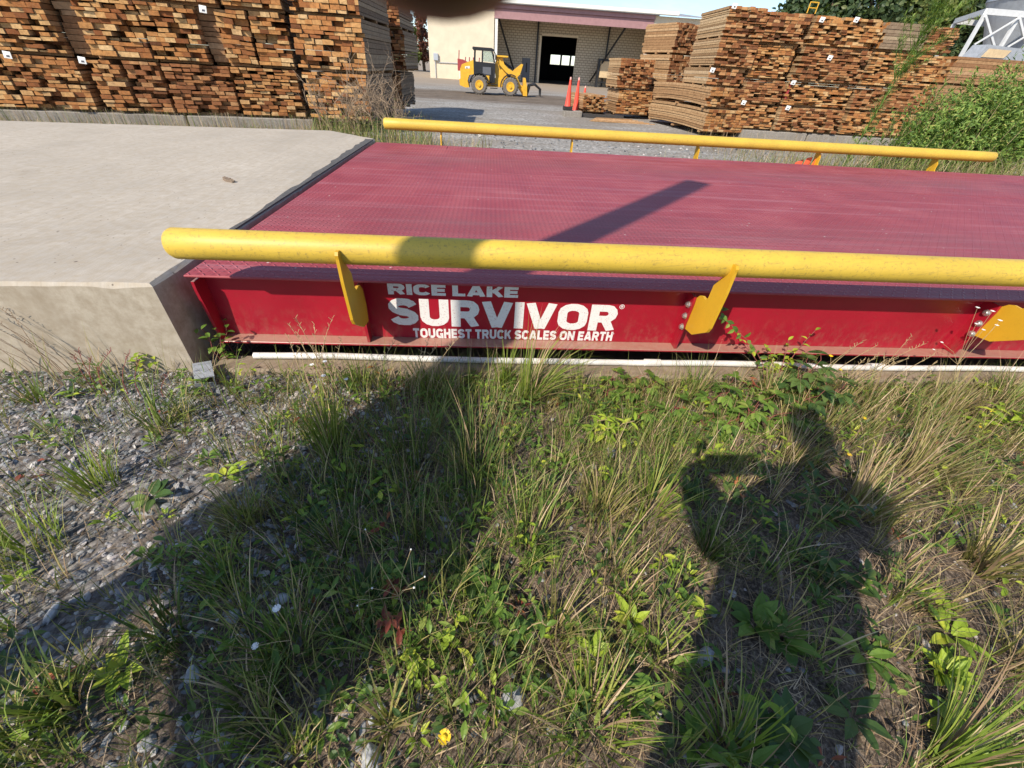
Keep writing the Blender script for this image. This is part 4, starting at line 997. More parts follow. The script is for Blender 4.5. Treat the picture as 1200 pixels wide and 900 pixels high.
def stemleaf(L, S, x, y, h, nl, ln, wd, lean=(0, 0), rng=rg, mi=0, palm=False, z=None, rad=.0022):
    z = gz0(x, y) if z is None else z; pts = []
    for k in range(6): t_ = k/5; pts.append((x+lean[0]*t_*t_*h+.006*math.sin(k*2.1+x*9), y+lean[1]*t_*t_*h+.006*math.cos(k*1.7), z+h*t_*(1-.12*t_)))
    S.tube(pts, [rad*(1-.5*k/5) for k in range(6)], 5)
    for k in range(nl):
        t_ = .2+.8*k/max(1, nl-1); i = min(4, int(t_*5)); f_ = t_*5-i; a, b_ = Vector(pts[i]), Vector(pts[i+1]); p = a.lerp(b_, f_)
        az = k*2.4+rng.uniform(-.5, .5)
        d = Vector((math.cos(az), math.sin(az), rng.uniform(.0, .6)))
        if palm:
            q_ = p+d*ln*.45; S.tube([p, q_], [.0012, .001], 4)
            for j in range(5):
                a2 = az+(j-2)*.62; d2 = Vector((math.cos(a2), math.sin(a2), rng.uniform(-.25, .15)))
                L.leaf(q_, d2, (0, 0, 1), ln*(1-.14*abs(j-2))*rng.uniform(.85, 1.1), wd, rng, .22, .5, mi)
        else: L.leaf(p, d, (0, 0, 1), ln*(1.1-.45*t_)*rng.uniform(.8, 1.15), wd*(1.1-.4*t_), rng, .28, rng.uniform(.3, .9), mi)
    return pts[-1]

# ------------------------------------------------------------------ loose stone, litter and low cover: nobody could count these
def stone(mb, x, y, z, r, rng, flat=.5, mi=0):
    az = rng.uniform(0, PI); n = 6; rot = Euler((rng.gauss(0, .45), rng.gauss(0, .45), az)).to_matrix(); el = rng.uniform(1, 1.9)
    vs = []
    for ring, (rr, hh) in enumerate(((.55, -1), (1, -.15), (.92, .35), (.5, .95))):
        for k in range(n):
            a = 2*PI*k/n+ring*.3; q_ = rr*r*rng.uniform(.78, 1.15)
            vs.append(rot @ Vector((q_*math.cos(a)*el, q_*math.sin(a), hh*r*flat*rng.uniform(.8, 1.15)))+Vector((x, y, z)))
    fs = [tuple(range(n-1, -1, -1)), tuple(3*n+k for k in range(n))]
    for i in range(3):
        for k in range(n): fs.append((i*n+k, i*n+(k+1) % n, (i+1)*n+(k+1) % n, (i+1)*n+k))
    mb.add(vs, fs, mi)
def on_pad(x, y): return y > -.115 and x > -.06 or (x < -.03 and y > -.10-max(0, (-x-.6))*.042)
gv = MB(); rng = random.Random(5); cnt = 0
while cnt < 17500:
    x, y = rng.uniform(-2.1, 1.35), rng.uniform(-1.75, -.08)
    if on_pad(x, y): continue
    n_ = fbs(x, y, 1.6, 9); pr = 1/(1+math.exp((x-.80-.25*n_)*6.0))
    if rng.random() > pr*(.55+.45*(n_ > -.6)): continue
    r_ = rng.choice((.004, .005, .006, .007, .0085, .0125 if rng.random() < .3 else .007)); stone(gv, x, y, gz0(x, y)+r_*.12, r_, rng, rng.uniform(.3, .6)); cnt += 1
for _ in range(1300):
    x, y = rng.uniform(.3, 4.6), rng.uniform(-1.75, -.13); r_ = rng.choice((.003, .004, .006, .009)); stone(gv, x, y, gz0(x, y)+r_*.1, r_, rng, .6)
for _ in range(900):      # spilt stone along the sleepers beyond the slab
    s_ = rng.uniform(-.5, 6.5); p = LO+LX*s_-LYd*rng.uniform(.1, 1.6); z = float(ground_z(p.x, p.y)); r_ = rng.uniform(.015, .05); stone(gv, p.x, p.y, z+r_*.2, r_, rng, .6)
for _ in range(700):
    x, y = rng.uniform(.5, 9), rng.uniform(5.2, 12); r_ = rng.uniform(.012, .035); stone(gv, x, y, float(ground_z(x, y))+r_*.1, r_, rng, .6)
tag(gv.build('gravel', 'gravel_stone', fix=False), kind='stuff')

ds = LF(); rng = random.Random(6)
for _ in range(24000):
    x, y = rng.uniform(-1.0, 4.6), rng.uniform(-1.7, -.12)
    if on_pad(x, y): continue
    n_ = fbs(x, y, 1.9, 4); pr = .25+.75/(1+math.exp(-(x-1.0)*2.5)); pr *= .55+.45*(n_ > -.2)
    if rng.random() > pr: continue
    ds.blade((x, y, gz0(x, y)+rng.random()*.012), rng.uniform(0, 2*PI), rng.uniform(.02, .11), rng.uniform(.0010, .0028), rng.uniform(-.1, .5), rng, 3, 0, rng.uniform(1.15, 1.62))
tag(ds.build('dry_straw', 'straw', fix=False), kind='stuff')

def dens(x, y):
    """how thick the low cover stands: thick in the middle strip, thin on the stone and on the dry right side"""
    n_ = fbs(x, y, 1.4, 7); d_ = 0
    d_ += .95*math.exp(-((x-1.05)/.75)**2-((y+.62)/.55)**2)
    d_ += .85*math.exp(-((x-2.35)/.75)**2-((y+.50)/.40)**2)
    d_ += .6*math.exp(-((x-3.6)/.8)**2-((y+.45)/.4)**2)
    d_ += .6*math.exp(-((x-.1)/.9)**2-((y+1.25)/.25)**2)
    d_ += .75*math.exp(-((y+.2)/.10)**2)*(x > .35)
    d_ += .36
    g_ = 1-.88*math.exp(-((x-.12)/.46)**2-((y+.80)/.33)**2)-.5*math.exp(-((x+.9)/.5)**2-((y+.35)/.3)**2)   # the open stone patches
    return max(0, d_*g_*(.75+.35*n_))
cv = LF(); rng = random.Random(11)
k = 0
while k < 3100:
    x, y = rng.uniform(-1.5, 4.7), rng.uniform(-1.72, -.13)
    if on_pad(x, y) or rng.random() > dens(x, y): continue
    k += 1; dry_side = x > 2.3 or (x > 1.5 and y < -.8)
    tuft(cv, x, y, rng.randint(7, 16), rng.choice((.05, .07, .09, .12, .16, .20, .24))*rng.uniform(.7, 1.2), rng.uniform(.03, .10), rng.uniform(.0018, .0034), (.4, 1.7), (rng.uniform(-.3, .3), rng.uniform(-.3, .3)), rng, .30 if dry_side else .16, (2 if rng.random() < (.55 if dry_side else .3) else 0, 1))
tag(cv.build('low_grass', ['grass_green', 'straw', 'grass_olive'], fix=False), kind='stuff')
gc = LF(); rng = random.Random(12); k = 0
while k < 1900:
    x, y = rng.uniform(-1.2, 4.6), rng.uniform(-1.72, -.13)
    if on_pad(x, y) or rng.random() > dens(x, y)*.95: continue
    k += 1; m_ = rng.choice((0, 0, 0, 1, 2, 2, 3 if rng.random() < .12 else 0))
    if rng.random() < .6: rosette(gc, x, y, rng.randint(4, 8), rng.uniform(.018, .046), rng.uniform(.006, .015), rng, (.15, 1.1), m_)
    else:
        z = gz0(x, y)+rng.uniform(.02, .07)
        for j in range(rng.randint(3, 6)):
            a = rng.uniform(0, 2*PI); gc.leaf((x+rng.gauss(0, .025), y+rng.gauss(0, .025), z+rng.gauss(0, .012)), (math.cos(a), math.sin(a), rng.uniform(-.2, .4)), (0, 0, 1), rng.uniform(.02, .046), rng.uniform(.008, .018), rng, .25, .5, m_)
tag(gc.build('ground_cover', ['leaf_green', 'leaf_lime', 'leaf_deep', 'leaf_red'], fix=False), kind='stuff')

# ------------------------------------------------------------------ single plants of the foreground
GT = 'grass tufts in the weeds before the scale'
def T(p, label, n=60, h=.22, sp=.08, mats=('grass_green', 'straw'), wd=.0042, bend=(.5, 1.6), lean=(0, 0), dry=.12, up=.55, seed=0):
    L = LF(); tuft(L, p[0], p[1], n, h, sp, wd, bend, lean, random.Random(seed+n+int(h*1000)), dry, up=up)
    o = L.build('grass_tuft', list(mats), fix=False); tag(o, label, 'grass tuft', GT); z = gz0(*p); o.data.transform(Matrix.Translation((-p[0], -p[1], -z))); o.location = (*p, z); return o
OL, LI, DK = ('grass_olive', 'straw'), ('grass_lime', 'straw'), ('grass_dark', 'straw')
T((-0.071, -0.964), 'bright grass tuft on the stones at the left edge of the photo', 90, .17, .16, LI, seed=1)
T((-0.003, -0.768), 'bright grass tuft standing on open grey stone left of the dark leaf plant', 90, .19, .12, LI, up=.4, seed=2)
T((0.666, -0.552), 'tall upright grass tuft below the yellow bracket nearest the slab', 130, .34, .12, LI, .0042, (.2, .9), up=.35, seed=3)
T((0.523, -0.900), 'brownish wiry grass tuft in the shade left of centre', 110, .22, .12, ('grass_olive', 'straw'), .003, (.5, 1.5), dry=.45, seed=4)
T((0.556, -1.098), 'green grass tuft at the lower edge of the bare stone patch', 60, .16, .10, seed=5)
T((0.479, -1.214), 'wide blade grass tuft sprawling over dark stones left of the white flower', 60, .18, .10, DK, .006, (.9, 1.9), up=.9, seed=6)
T((0.352, -1.364), 'long arching grass tuft in the lower left corner', 46, .26, .06, DK, .006, (.9, 2.0), up=.6, seed=7)
T((0.313, -1.434), 'thick grass tuft filling the bottom left corner of the photo', 80, .20, .14, ('grass_green', 'straw'), .005, (.8, 1.9), up=.8, seed=8)
T((0.754, -1.369), 'green grass tuft at the bottom left between pale stones', 70, .17, .10, DK, .005, (.8, 1.9), up=.8, seed=9)
T((0.874, -1.466), 'short lime grass tuft at the bottom edge of the photo', 60, .10, .09, LI, .005, (.6, 1.6), up=.8, seed=10)
T((1.057, -1.409), 'flat star shaped grass tuft above the single yellow flower', 30, .15, .03, ('grass_olive', 'straw'), .006, (.6, 1.3), up=1.2, seed=11)
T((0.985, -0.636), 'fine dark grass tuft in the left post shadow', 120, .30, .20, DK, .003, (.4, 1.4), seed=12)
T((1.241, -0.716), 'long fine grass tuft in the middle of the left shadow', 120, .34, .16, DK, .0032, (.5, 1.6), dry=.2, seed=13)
T((1.459, -0.287), 'long pale grass tuft drooping to the right in front of the white conduit', 110, .42, .10, LI, .004, (1.0, 2.0), (.55, .1), .25, .7, seed=14)
T((1.348, -0.166), 'upright bright grass tuft touching the conduit below the word TRUCK', 70, .26, .08, LI, .004, (.4, 1.2), seed=15)
T((0.996, -0.206), 'grass tuft before the conduit below the letters SU', 70, .20, .12, ('grass_green', 'straw'), .004, seed=16)
T((0.693, -0.212), 'grass tuft at the conduit between bracket and tall tuft', 60, .18, .12, ('grass_green', 'straw'), .004, seed=17)
T((1.649, -0.861), 'straw flecked grass tuft on the sunny side of the left shadow', 90, .24, .12, OL, .004, (.5, 1.6), dry=.3, seed=18)
T((1.827, -0.862), 'yellow green grass tuft left of the photographer shadow', 110, .27, .14, LI, .004, (.5, 1.7), dry=.3, seed=19)
T((1.965, -1.018), 'spiky round grass tuft at the left edge of the photographer shadow', 150, .22, .06, DK, .0026, (.5, 1.1), up=1.4, seed=20)
T((1.457, -1.226), 'thin upright grass tuft above the large bare soil patch', 60, .24, .07, OL, .0034, (.3, 1.0), dry=.25, seed=21)
T((1.511, -1.423), 'tangled pale grass tuft at the bottom centre', 90, .22, .14, ('grass_lime', 'straw'), .004, (.8, 1.8), dry=.4, up=.9, seed=22)
T((1.714, -1.292), 'small grass tuft beside the pale stone left of the shadow legs', 60, .16, .09, LI, .004, dry=.25, seed=23)
T((2.491, -0.632), 'dry wiry grass tuft at the shadow of the head', 120, .22, .12, OL, .0026, (.5, 1.4), (.3, .2), dry=.45, seed=24)
T((2.599, -0.868), 'tall brown grass tuft right of the shadow shoulder', 110, .30, .12, ('grass_olive', 'straw'), .004, (.4, 1.2), (.4, .1), dry=.5, seed=25)
T((2.943, -0.717), 'dense leaning grass tuft on the right below the bracket', 130, .30, .16, OL, .0036, (.5, 1.4), (.4, .0), dry=.35, seed=26)
T((2.846, -1.073), 'coarse straw green grass tuft near the right edge', 80, .26, .10, ('grass_olive', 'straw'), .0062, (.4, 1.3), dry=.35, up=.9, seed=27)
T((2.672, -1.336), 'grass tuft cut by the right edge of the photo', 80, .24, .12, OL, .0045, (.5, 1.5), (-.2, .1), dry=.35, seed=28)
T((2.297, -1.515), 'long pale grass spray fanning from the bottom right corner', 90, .36, .05, ('grass_lime', 'straw'), .0045, (.3, .9), (.75, .25), .35, 1.1, seed=29)
T((2.590, -0.266), 'green grass tuft before the conduit under the second bracket', 70, .20, .10, ('grass_green', 'straw'), .004, seed=30)
T((3.454, -0.313), 'rank grass tuft at the beam foot near the right bracket', 110, .26, .14, OL, .003, (.4, 1.3), (.25, .1), dry=.3, seed=31)
T((3.838, -0.243), 'grass tuft at the beam foot at the right edge', 80, .20, .12, ('grass_green', 'straw'), .0035, dry=.25, seed=32)
T((0.008, -0.466), 'sparse grass tuft lying over stones below the slab corner', 50, .24, .08, ('grass_green', 'straw'), .0055, (.9, 1.6), (.4, .1), .1, 1.0, seed=33)
T((-0.557, -0.323), 'small dark tuft of grass at the foot of the slab face', 40, .14, .08, DK, .006, (.7, 1.6), up=.9, seed=34)
T((1.407, -0.982), 'mixed grass tuft on the shadow edge above the soil patch', 80, .22, .12, ('grass_green', 'straw'), .0035, dry=.25, seed=35)
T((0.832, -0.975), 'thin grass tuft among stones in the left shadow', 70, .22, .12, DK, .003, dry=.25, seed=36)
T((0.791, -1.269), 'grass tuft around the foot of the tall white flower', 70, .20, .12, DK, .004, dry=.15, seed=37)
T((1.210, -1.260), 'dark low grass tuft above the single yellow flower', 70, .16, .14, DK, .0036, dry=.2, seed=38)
T((2.484, -1.158), 'sunlit straw grass tuft right of the shadow', 70, .18, .12, OL, .004, dry=.5, seed=39)
T((1.810, -1.477), 'light grass tuft crossing the bottom edge right of centre', 60, .26, .06, LI, .0045, (.5, 1.2), (-.3, .3), .3, .9, seed=40)

GW = 'broad leaved weeds before the scale'
def Wd(p, label, leafm, build, stemm='stem_straw', name='broadleaf_weed', cat='weed'):
    L, S = LF(), []; z = gz0(*p); e = empty(name, (*p, z), label, cat, GW); build(L, S, p[0], p[1], random.Random(len(label)*7+int(p[0]*100)))
    L.build('foliage', leafm, e, fix=False)
    for s_ in S: s_.build('stem', stemm, e, fix=False)
    return e
def ros(n, ln, wd, elev=(.2, .9), k=1, sp=.03):
    def f_(L, S, x, y, r_):
        for _ in range(k): rosette(L, x+r_.gauss(0, sp)*(k > 1), y+r_.gauss(0, sp)*(k > 1), n, ln, wd, r_, elev)
    return f_
def stm(k, h, nl, ln, wd, sp=.04, lean=(0, 0), palm=False, rad=.0022):
    def f_(L, S, x, y, r_):
        for _ in range(k): S.append(MB()); stemleaf(L, S[-1], x+r_.gauss(0, sp), y+r_.gauss(0, sp), h*r_.uniform(.7, 1.15), nl, ln, wd, (lean[0]+r_.gauss(0, .25), lean[1]+r_.gauss(0, .25)), r_, 0, palm, None, rad)
    return f_
Wd((0.424, -1.286), 'lone light green leafy weed among dark stones at the lower left', 'leaf_lime', ros(8, .075, .026, (.3, 1.0)))
Wd((0.184, -0.802), 'small dark glossy weed right of the bright tuft on the stones', 'leaf_deep', ros(6, .075, .036, (.1, .7)))
Wd((-0.263, -0.090), 'yellow green weed at the foot of the slab face', 'leaf_lime', stm(4, .13, 8, .05, .024, .02))
Wd((0.007, 0.001), 'leafy weed climbing in the gap at the slab corner', 'leaf_green', stm(5, .24, 7, .05, .026, .03, (.1, .1)), 'stem_red')
Wd((-0.012, -0.228), 'low weed behind the bent metal channel', 'leaf_green', stm(4, .09, 6, .045, .02, .05))
Wd((-0.359, -0.206), 'dull low weed along the slab foot left of the yellow green weed', 'leaf_deep', stm(5, .10, 6, .045, .016, .06))
Wd((0.369, -0.715), 'pale rosette weed on stones left of the brownish tuft', 'leaf_lime', ros(9, .06, .02, (.1, .7)))
Wd((0.672, -0.916), 'grey green rosette in the left shadow', 'leaf_deep', ros(9, .07, .02, (.1, .8), 2, .05))
Wd((1.031, -1.217), 'reddish weed in the middle of the left shadow', 'leaf_red', stm(3, .12, 8, .045, .018, .03), 'stem_red')
Wd((1.034, -1.107), 'dark green weed clump beside the tall bare flower stem', 'leaf_deep', ros(8, .07, .024, (.2, 1.0), 3, .06))
Wd((1.213, -1.086), 'broad leaved weed in the left shadow below the fine grass', 'leaf_deep', ros(8, .075, .032, (.1, .8), 2, .04))
Wd((1.298, -1.180), 'sunlit mid green weed on the shadow edge', 'leaf_green', stm(5, .13, 9, .05, .02, .05))
Wd((1.105, -1.277), 'small round leaved weed at the bottom of the left shadow', 'leaf_lime', stm(3, .08, 6, .035, .024, .03))
Wd((1.716, -0.545), 'bright feather leaved weed in full sun at the centre', 'leaf_lime', stm(4, .17, 12, .065, .020, .03, (.2, 0)))
Wd((1.974, -0.793), 'blue green whorled weed left of the shadow head', 'leaf_deep', ros(10, .075, .024, (.3, 1.1), 2, .03))
Wd((1.950, -0.278), 'creeping weed with five part leaves before the conduit', 'leaf_green', stm(7, .12, 4, .055, .022, .10, (.3, -.2), True), 'stem_red', 'creeper', 'creeper')
Wd((2.364, -0.386), 'dense creeper with five part leaves above the shadow', 'leaf_green', stm(9, .14, 4, .062, .026, .11, (.3, -.1), True), 'stem_red', 'creeper', 'creeper')
Wd((2.720, -0.294), 'dark creeper clump above the shadow of the head', 'leaf_deep', stm(7, .19, 4, .075, .032, .07, (0, -.1), True), 'stem_red', 'creeper', 'creeper')
Wd((2.727, -0.063), 'leafy upright weed with red stems in front of the beam right of the second bracket', 'leaf_lime', stm(6, .24, 9, .05, .022, .05, (-.1, .1)), 'stem_red')
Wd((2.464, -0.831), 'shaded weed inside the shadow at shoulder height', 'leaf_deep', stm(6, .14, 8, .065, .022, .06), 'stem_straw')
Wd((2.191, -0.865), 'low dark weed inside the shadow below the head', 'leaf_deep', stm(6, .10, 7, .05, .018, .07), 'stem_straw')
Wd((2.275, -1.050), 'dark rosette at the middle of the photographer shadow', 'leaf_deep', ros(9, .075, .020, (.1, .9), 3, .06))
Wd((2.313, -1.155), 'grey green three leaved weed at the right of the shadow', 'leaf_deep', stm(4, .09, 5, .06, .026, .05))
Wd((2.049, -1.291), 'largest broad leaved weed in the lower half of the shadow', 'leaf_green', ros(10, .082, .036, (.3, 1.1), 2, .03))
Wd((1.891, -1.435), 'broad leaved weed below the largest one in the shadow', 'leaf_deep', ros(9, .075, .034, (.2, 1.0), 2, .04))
Wd((2.264, -1.306), 'weed with long stalked leaves reaching right out of the shadow', 'leaf_green', ros(9, .095, .024, (.1, .7), 1))
Wd((2.150, -1.427), 'drooping long leaved weed at the bottom of the shadow', 'leaf_deep', ros(8, .095, .024, (.1, .7), 1))
Wd((2.459, -1.291), 'sunlit broad leaved weed right of the shadow legs', 'leaf_lime', ros(9, .062, .026, (.3, 1.1), 2, .03))
Wd((2.517, -1.183), 'sunlit bright weed above the other sunlit broad leaved weed', 'leaf_lime', ros(8, .075, .026, (.2, 1.0), 2, .04))
Wd((2.295, -1.448), 'round leaved yellowish weed at the bottom right', 'leaf_lime', ros(6, .065, .045, (.1, .7), 2, .05))
Wd((3.618, -0.426), 'yellow green long leaved weed at the right edge', 'leaf_lime', stm(4, .16, 9, .075, .03, .05, (-.2, 0)))
Wd((3.198, -0.255), 'fine leaved weed carrying yellow flowers near the beam', 'leaf_green', stm(8, .13, 8, .04, .013, .09), 'stem_straw')
Wd((1.670, -1.210), 'upright lance leaved weed at the right of the soil patch', 'leaf_lime', ros(7, .08, .024, (.7, 1.3), 1))
Wd((1.537, -1.288), 'pair of broad upright leaves on the soil patch', 'leaf_lime', ros(5, .07, .026, (.6, 1.2), 1))
Wd((1.611, -1.344), 'leafy weed over the bottom centre soil', 'leaf_green', ros(8, .06, .02, (.2, .9), 2, .05))
Wd((1.816, -1.463), 'upright green weed at the bottom edge beside the shadow', 'leaf_green', ros(7, .075, .022, (.6, 1.2), 2, .04))
Wd((1.421, -1.339), 'mixed small leaved weed at the bottom centre left', 'leaf_green', stm(5, .08, 7, .04, .015, .08))
# creeper climbing the beam right of the second bracket
L, S = LF(), MB(); rng = random.Random(3)
cp = [(2.62, -.19, .0), (2.58, -.14, .12), (2.52, -.10, .20), (2.44, -.06, .25), (2.36, -.04, .31), (2.33, -.03, .35)]
S.tube(cp, .0016, 5)
for k in range(26):
    t_ = k/25*4.99; i = int(t_); p = Vector(cp[i]).lerp(Vector(cp[i+1]), t_-i); a = rng.uniform(0, 2*PI); L.leaf(p, (math.cos(a), -.5, math.sin(a)*.8), (0, -1, .4), rng.uniform(.025, .042), .018, rng, .25, .5)
e = empty('vine', cp[0], 'small leaved vine climbing the red beam right of the second bracket', 'vine'); L.build('foliage', 'leaf_green', e, fix=False); S.build('stem', 'stem_red', e, fix=False)

# flowers
GF = 'flowering stems in the weeds'
def flower(base, tips, label, col, rad=.008, stem='stem_straw', bz=None, joint=.55):
    base = Vector((*base, gz0(*base) if bz is None else bz)); e = empty('flowering_weed', base, label, 'flower', GF); S = MB(); rng = random.Random(len(label))
    c_ = sum((Vector(t_) for t_ in tips), Vector())/len(tips); j0 = base.lerp(c_, joint)+Vector((rng.gauss(0, .012), rng.gauss(0, .01), .01))
    S.tube([base, base.lerp(j0, .5)+Vector((.006, 0, .004)), j0], [.0015, .0012, .0010], 5)
    for t_ in tips:
        t_ = Vector(t_); m_ = j0.lerp(t_, .5)+Vector((rng.gauss(0, .008), 0, .008)); S.tube([j0, m_, t_], [.0008, .0007, .0006], 4)
    S.build('stem', stem, e, fix=False)
    for t_ in tips:
        F = MB(); t_ = Vector(t_); r_ = rad*rng.uniform(.7, 1.15)
        if rad > .006:
            for k in range(9):
                a = 2*PI*k/9+rng.random()*.3; ca, sa = math.cos(a), math.sin(a); F.add([t_+Vector((ca*r_*.3-sa*r_*.2, sa*r_*.3+ca*r_*.2, 0)), t_+Vector((ca*r_*.3+sa*r_*.2, sa*r_*.3-ca*r_*.2, 0)), t_+Vector((ca*r_+sa*r_*.26, sa*r_-ca*r_*.26, r_*.25)), t_+Vector((ca*r_-sa*r_*.26, sa*r_+ca*r_*.26, r_*.25))], [(0, 1, 2, 3)])
        F.lathe([(r_*.42, -.001), (r_*.45, r_*.25), (r_*.2, r_*.45)], tuple(t_), 8); F.build('flower', col, e, fix=False)
    return e
def off(b, *ds_): return [(b[0]+dx, b[1]+dy, dz) for dx, dy, dz in ds_]
p = (0.815, -1.305); flower(p, off(p, (.02, .04, .26), (-.06, .02, .12)), 'tall stem with one white flower head in the left shadow', 'petal_white', .0075)
p = (1.076, -1.228); flower(p, off(p, (-.09, .12, .30), (.02, .08, .28), (.03, .02, .22), (-.10, .0, .18), (.05, .05, .21), (-.07, .03, .2)), 'bare branching stem with tiny white buds at the middle of the left shadow', 'petal_white', .0055)
p = (0.842, -0.551); flower(p, off(p, (-.16, .12, .30), (-.20, .13, .31), (-.17, .10, .25), (-.10, .12, .22), (-.22, .14, .27)), 'arching stem with white flower heads before the red end panel', 'petal_white', .0085, 'stem_red', joint=.6)
p = (3.514, -0.249); flower(p, off(p, (-.14, .10, .27), (-.15, .10, .23), (-.02, .12, .36), (.04, .12, .33), (.02, .13, .42), (.10, .13, .35), (.08, .12, .38), (-.08, .12, .44)), 'dry branching stem with fluffy white heads before the right end of the beam', 'petal_white', .008, 'stem_straw', joint=.5)
p = (0.725, -1.303); flower(p, off(p, (-.03, .05, .10),), 'low white flower head left of the tall white flower', 'petal_white', .0055)
p = (0.587, -1.263); flower(p, off(p, (-.02, .03, .07), (.02, .04, .06)), 'pair of small white heads over dark stones', 'petal_white', .006)
p = (1.187, -1.442); flower(p, off(p, (.0, .0, .045),), 'single yellow flower at the bottom centre of the photo', 'petal_yellow', .012)
p = (2.935, -0.196); flower(p, off(p, (-.02, .08, .16), (-.05, .03, .10), (.03, .04, .11), (-.08, .02, .09)), 'yellow flowers standing against the foot of the red beam', 'petal_yellow', .011)
p = (2.910, -0.434); flower(p, off(p, (0, 0, .05),), 'one yellow flower in the grass right of the shadow head', 'petal_yellow', .009)
p = (2.673, -0.654); flower(p, off(p, (0, 0, .06),), 'yellow flower beside the shadow of the head', 'petal_yellow', .009)
p = (3.455, -0.482); flower(p, off(p, (-.05, 0, .05), (.05, .06, .08)), 'two small yellow flowers near the right edge', 'petal_yellow', .010)
# thin dry stalks before the slab face and before the beam
def stalks(ps_, label, n, h, sp, lean, seed, mat='stem_straw', head=True):
    rng = random.Random(seed); S = MB(); z = gz0(*ps_)
    e = empty('dry_stalks', (*ps_, z), label, 'weed', 'dry stalks in the weeds')
    for _ in range(n):
        x, y = ps_[0]+rng.gauss(0, sp), min(-.13, ps_[1]+rng.gauss(0, sp*.4)); hh = h*rng.uniform(.5, 1.1); lx, ly = lean[0]+rng.gauss(0, .18), lean[1]+rng.gauss(0, .08)
        pts = [(x+lx*hh*t_*t_, y+ly*hh*t_*t_, gz0(x, y)+hh*t_) for t_ in (0, .3, .6, .85, 1)]; S.tube(pts, [.0016, .0014, .0012, .001, .0006], 4)
        if head:
            for k in range(7):
                b_ = Vector(pts[3]).lerp(Vector(pts[4]), k/6); a = rng.uniform(0, 2*PI); S.bar(b_, b_+Vector((.010*math.cos(a), .010*math.sin(a), .012)), .0010, 4)
    S.build('stalk', mat, e, fix=False); return e
stalks((-0.572, -0.199), 'dry brown seed stalks leaning left before the slab face', 11, .34, .05, (-.5, .05), 1, 'twig_dry')
stalks((-0.286, -0.263), 'short dark stalks before the slab face', 8, .2, .08, (.2, .1), 2, 'stem_red')
stalks((0.590, -0.302), 'thin pale stalks standing before the red end panel', 14, .34, .08, (.05, .1), 3)
stalks((0.933, -0.296), 'pale stalks crossing the large letters', 16, .32, .07, (.3, .1), 4)
stalks((3.021, -0.258), 'pale stalks before the beam near the right bracket', 20, .28, .16, (.5, .1), 5)
# single larger stones
GS = 'single larger stones in the weeds'
def rock(p, r_, label, seed, flat=.55, mat='rock_pale'):
    b = MB(); rng = random.Random(seed); stone(b, 0, 0, 0, r_, rng, flat); o = b.build('stone', mat); o.location = (*p, gz0(*p)+r_*.12)
    bv = o.modifiers.new('bevel', 'BEVEL'); bv.width = r_*.12; bv.segments = 2; return tag(o, label, 'stone', GS)
rock((0.616, -1.176), .022, 'flat blue grey stone below the stone patch, left of the white flower', 1, .5)
rock((0.726, -1.136), .020, 'blue grey stone just right of the flat one, near the white flower', 2)
rock((1.847, -1.292), .020, 'white stone at the left edge of the shadow legs', 3, .9)
rock((0.559, -1.424), .016, 'white stone near the bottom left of the photo', 4)
rock((0.591, -1.307), .018, 'grey stone between the grass tufts at the lower left', 5)
rock((1.033, -1.462), .024, 'grey stone at the bottom edge left of the yellow flower', 6, .9)
rock((1.022, -1.402), .009, 'small white pebble left of the yellow flower', 7, .9)
rock((1.337, -1.370), .030, 'pale stone in the soil at the bottom centre', 8, .6)
rock((1.757, -0.590), .026, 'rounded grey stone behind the feather leaved weed', 9, .9)
rock((1.026, -0.455), .026, 'grey stone in the shaded grass below the letter R', 10, 1.0)
rock((-0.176, -0.659), .016, 'pale grey stone on the open stones below the slab', 11)
rock((2.631, -0.868), .030, 'pale flat stone at the right edge of the shadow', 12, .4)
rock((0.151, -1.156), .024, 'white flat stone at the left edge under grass', 13, .4)
chip('wood_stick', (*(2.142, -1.096), .035), .10, .018, .01, R(66), 'chip_wood', 'weathered grey wood chip inside the photographer shadow', 'wood chip')

# ------------------------------------------------------------------ growth beyond the scale
rgb = LF(); rng = random.Random(31)
for _ in range(9000):
    x = rng.uniform(.2, 11.5); y = 3.86+abs(rng.gauss(0, .45)); t_ = ss(3.2, 6.2, np.array(x))
    if rng.random() > .35+.65*float(t_) and x > 1.3: continue
    h = (.40+.28*float(t_))*rng.uniform(.55, 1.1) if x > 1.3 else rng.uniform(.3, .66)
    rgb.blade((x, y, -.02), rng.uniform(0, 2*PI), h, rng.uniform(.004, .009), rng.uniform(.3, 1.6), rng, 4, (1 if rng.random() < (.55 if x < 3 else .28) else (2 if rng.random() < .35 else 0)), rng.uniform(.05, .5))
for _ in range(5200):     # dry verge on the left and the shoulder on the right
    if rng.random() < .40: p = LO+LX*rng.uniform(-1.0, 6.9)-LYd*rng.uniform(.02, .7); x, y = p.x, p.y; h = rng.uniform(.05, .22); gm = 1 if rng.random() < .7 else 0
    else: x = rng.uniform(7, 15); y = rng.uniform(4.5, 12.5); h = rng.uniform(.10, .40); gm = 1 if rng.random() < .6 else 2
    rgb.blade((x, y, float(ground_z(x, y))-.01), rng.uniform(0, 2*PI), h, rng.uniform(.005, .011), rng.uniform(.3, 1.6), rng, 3, gm, rng.uniform(.1, .8))
tag(rgb.build('rough_grass', ['grass_green', 'straw', 'grass_olive'], fix=False), kind='stuff')

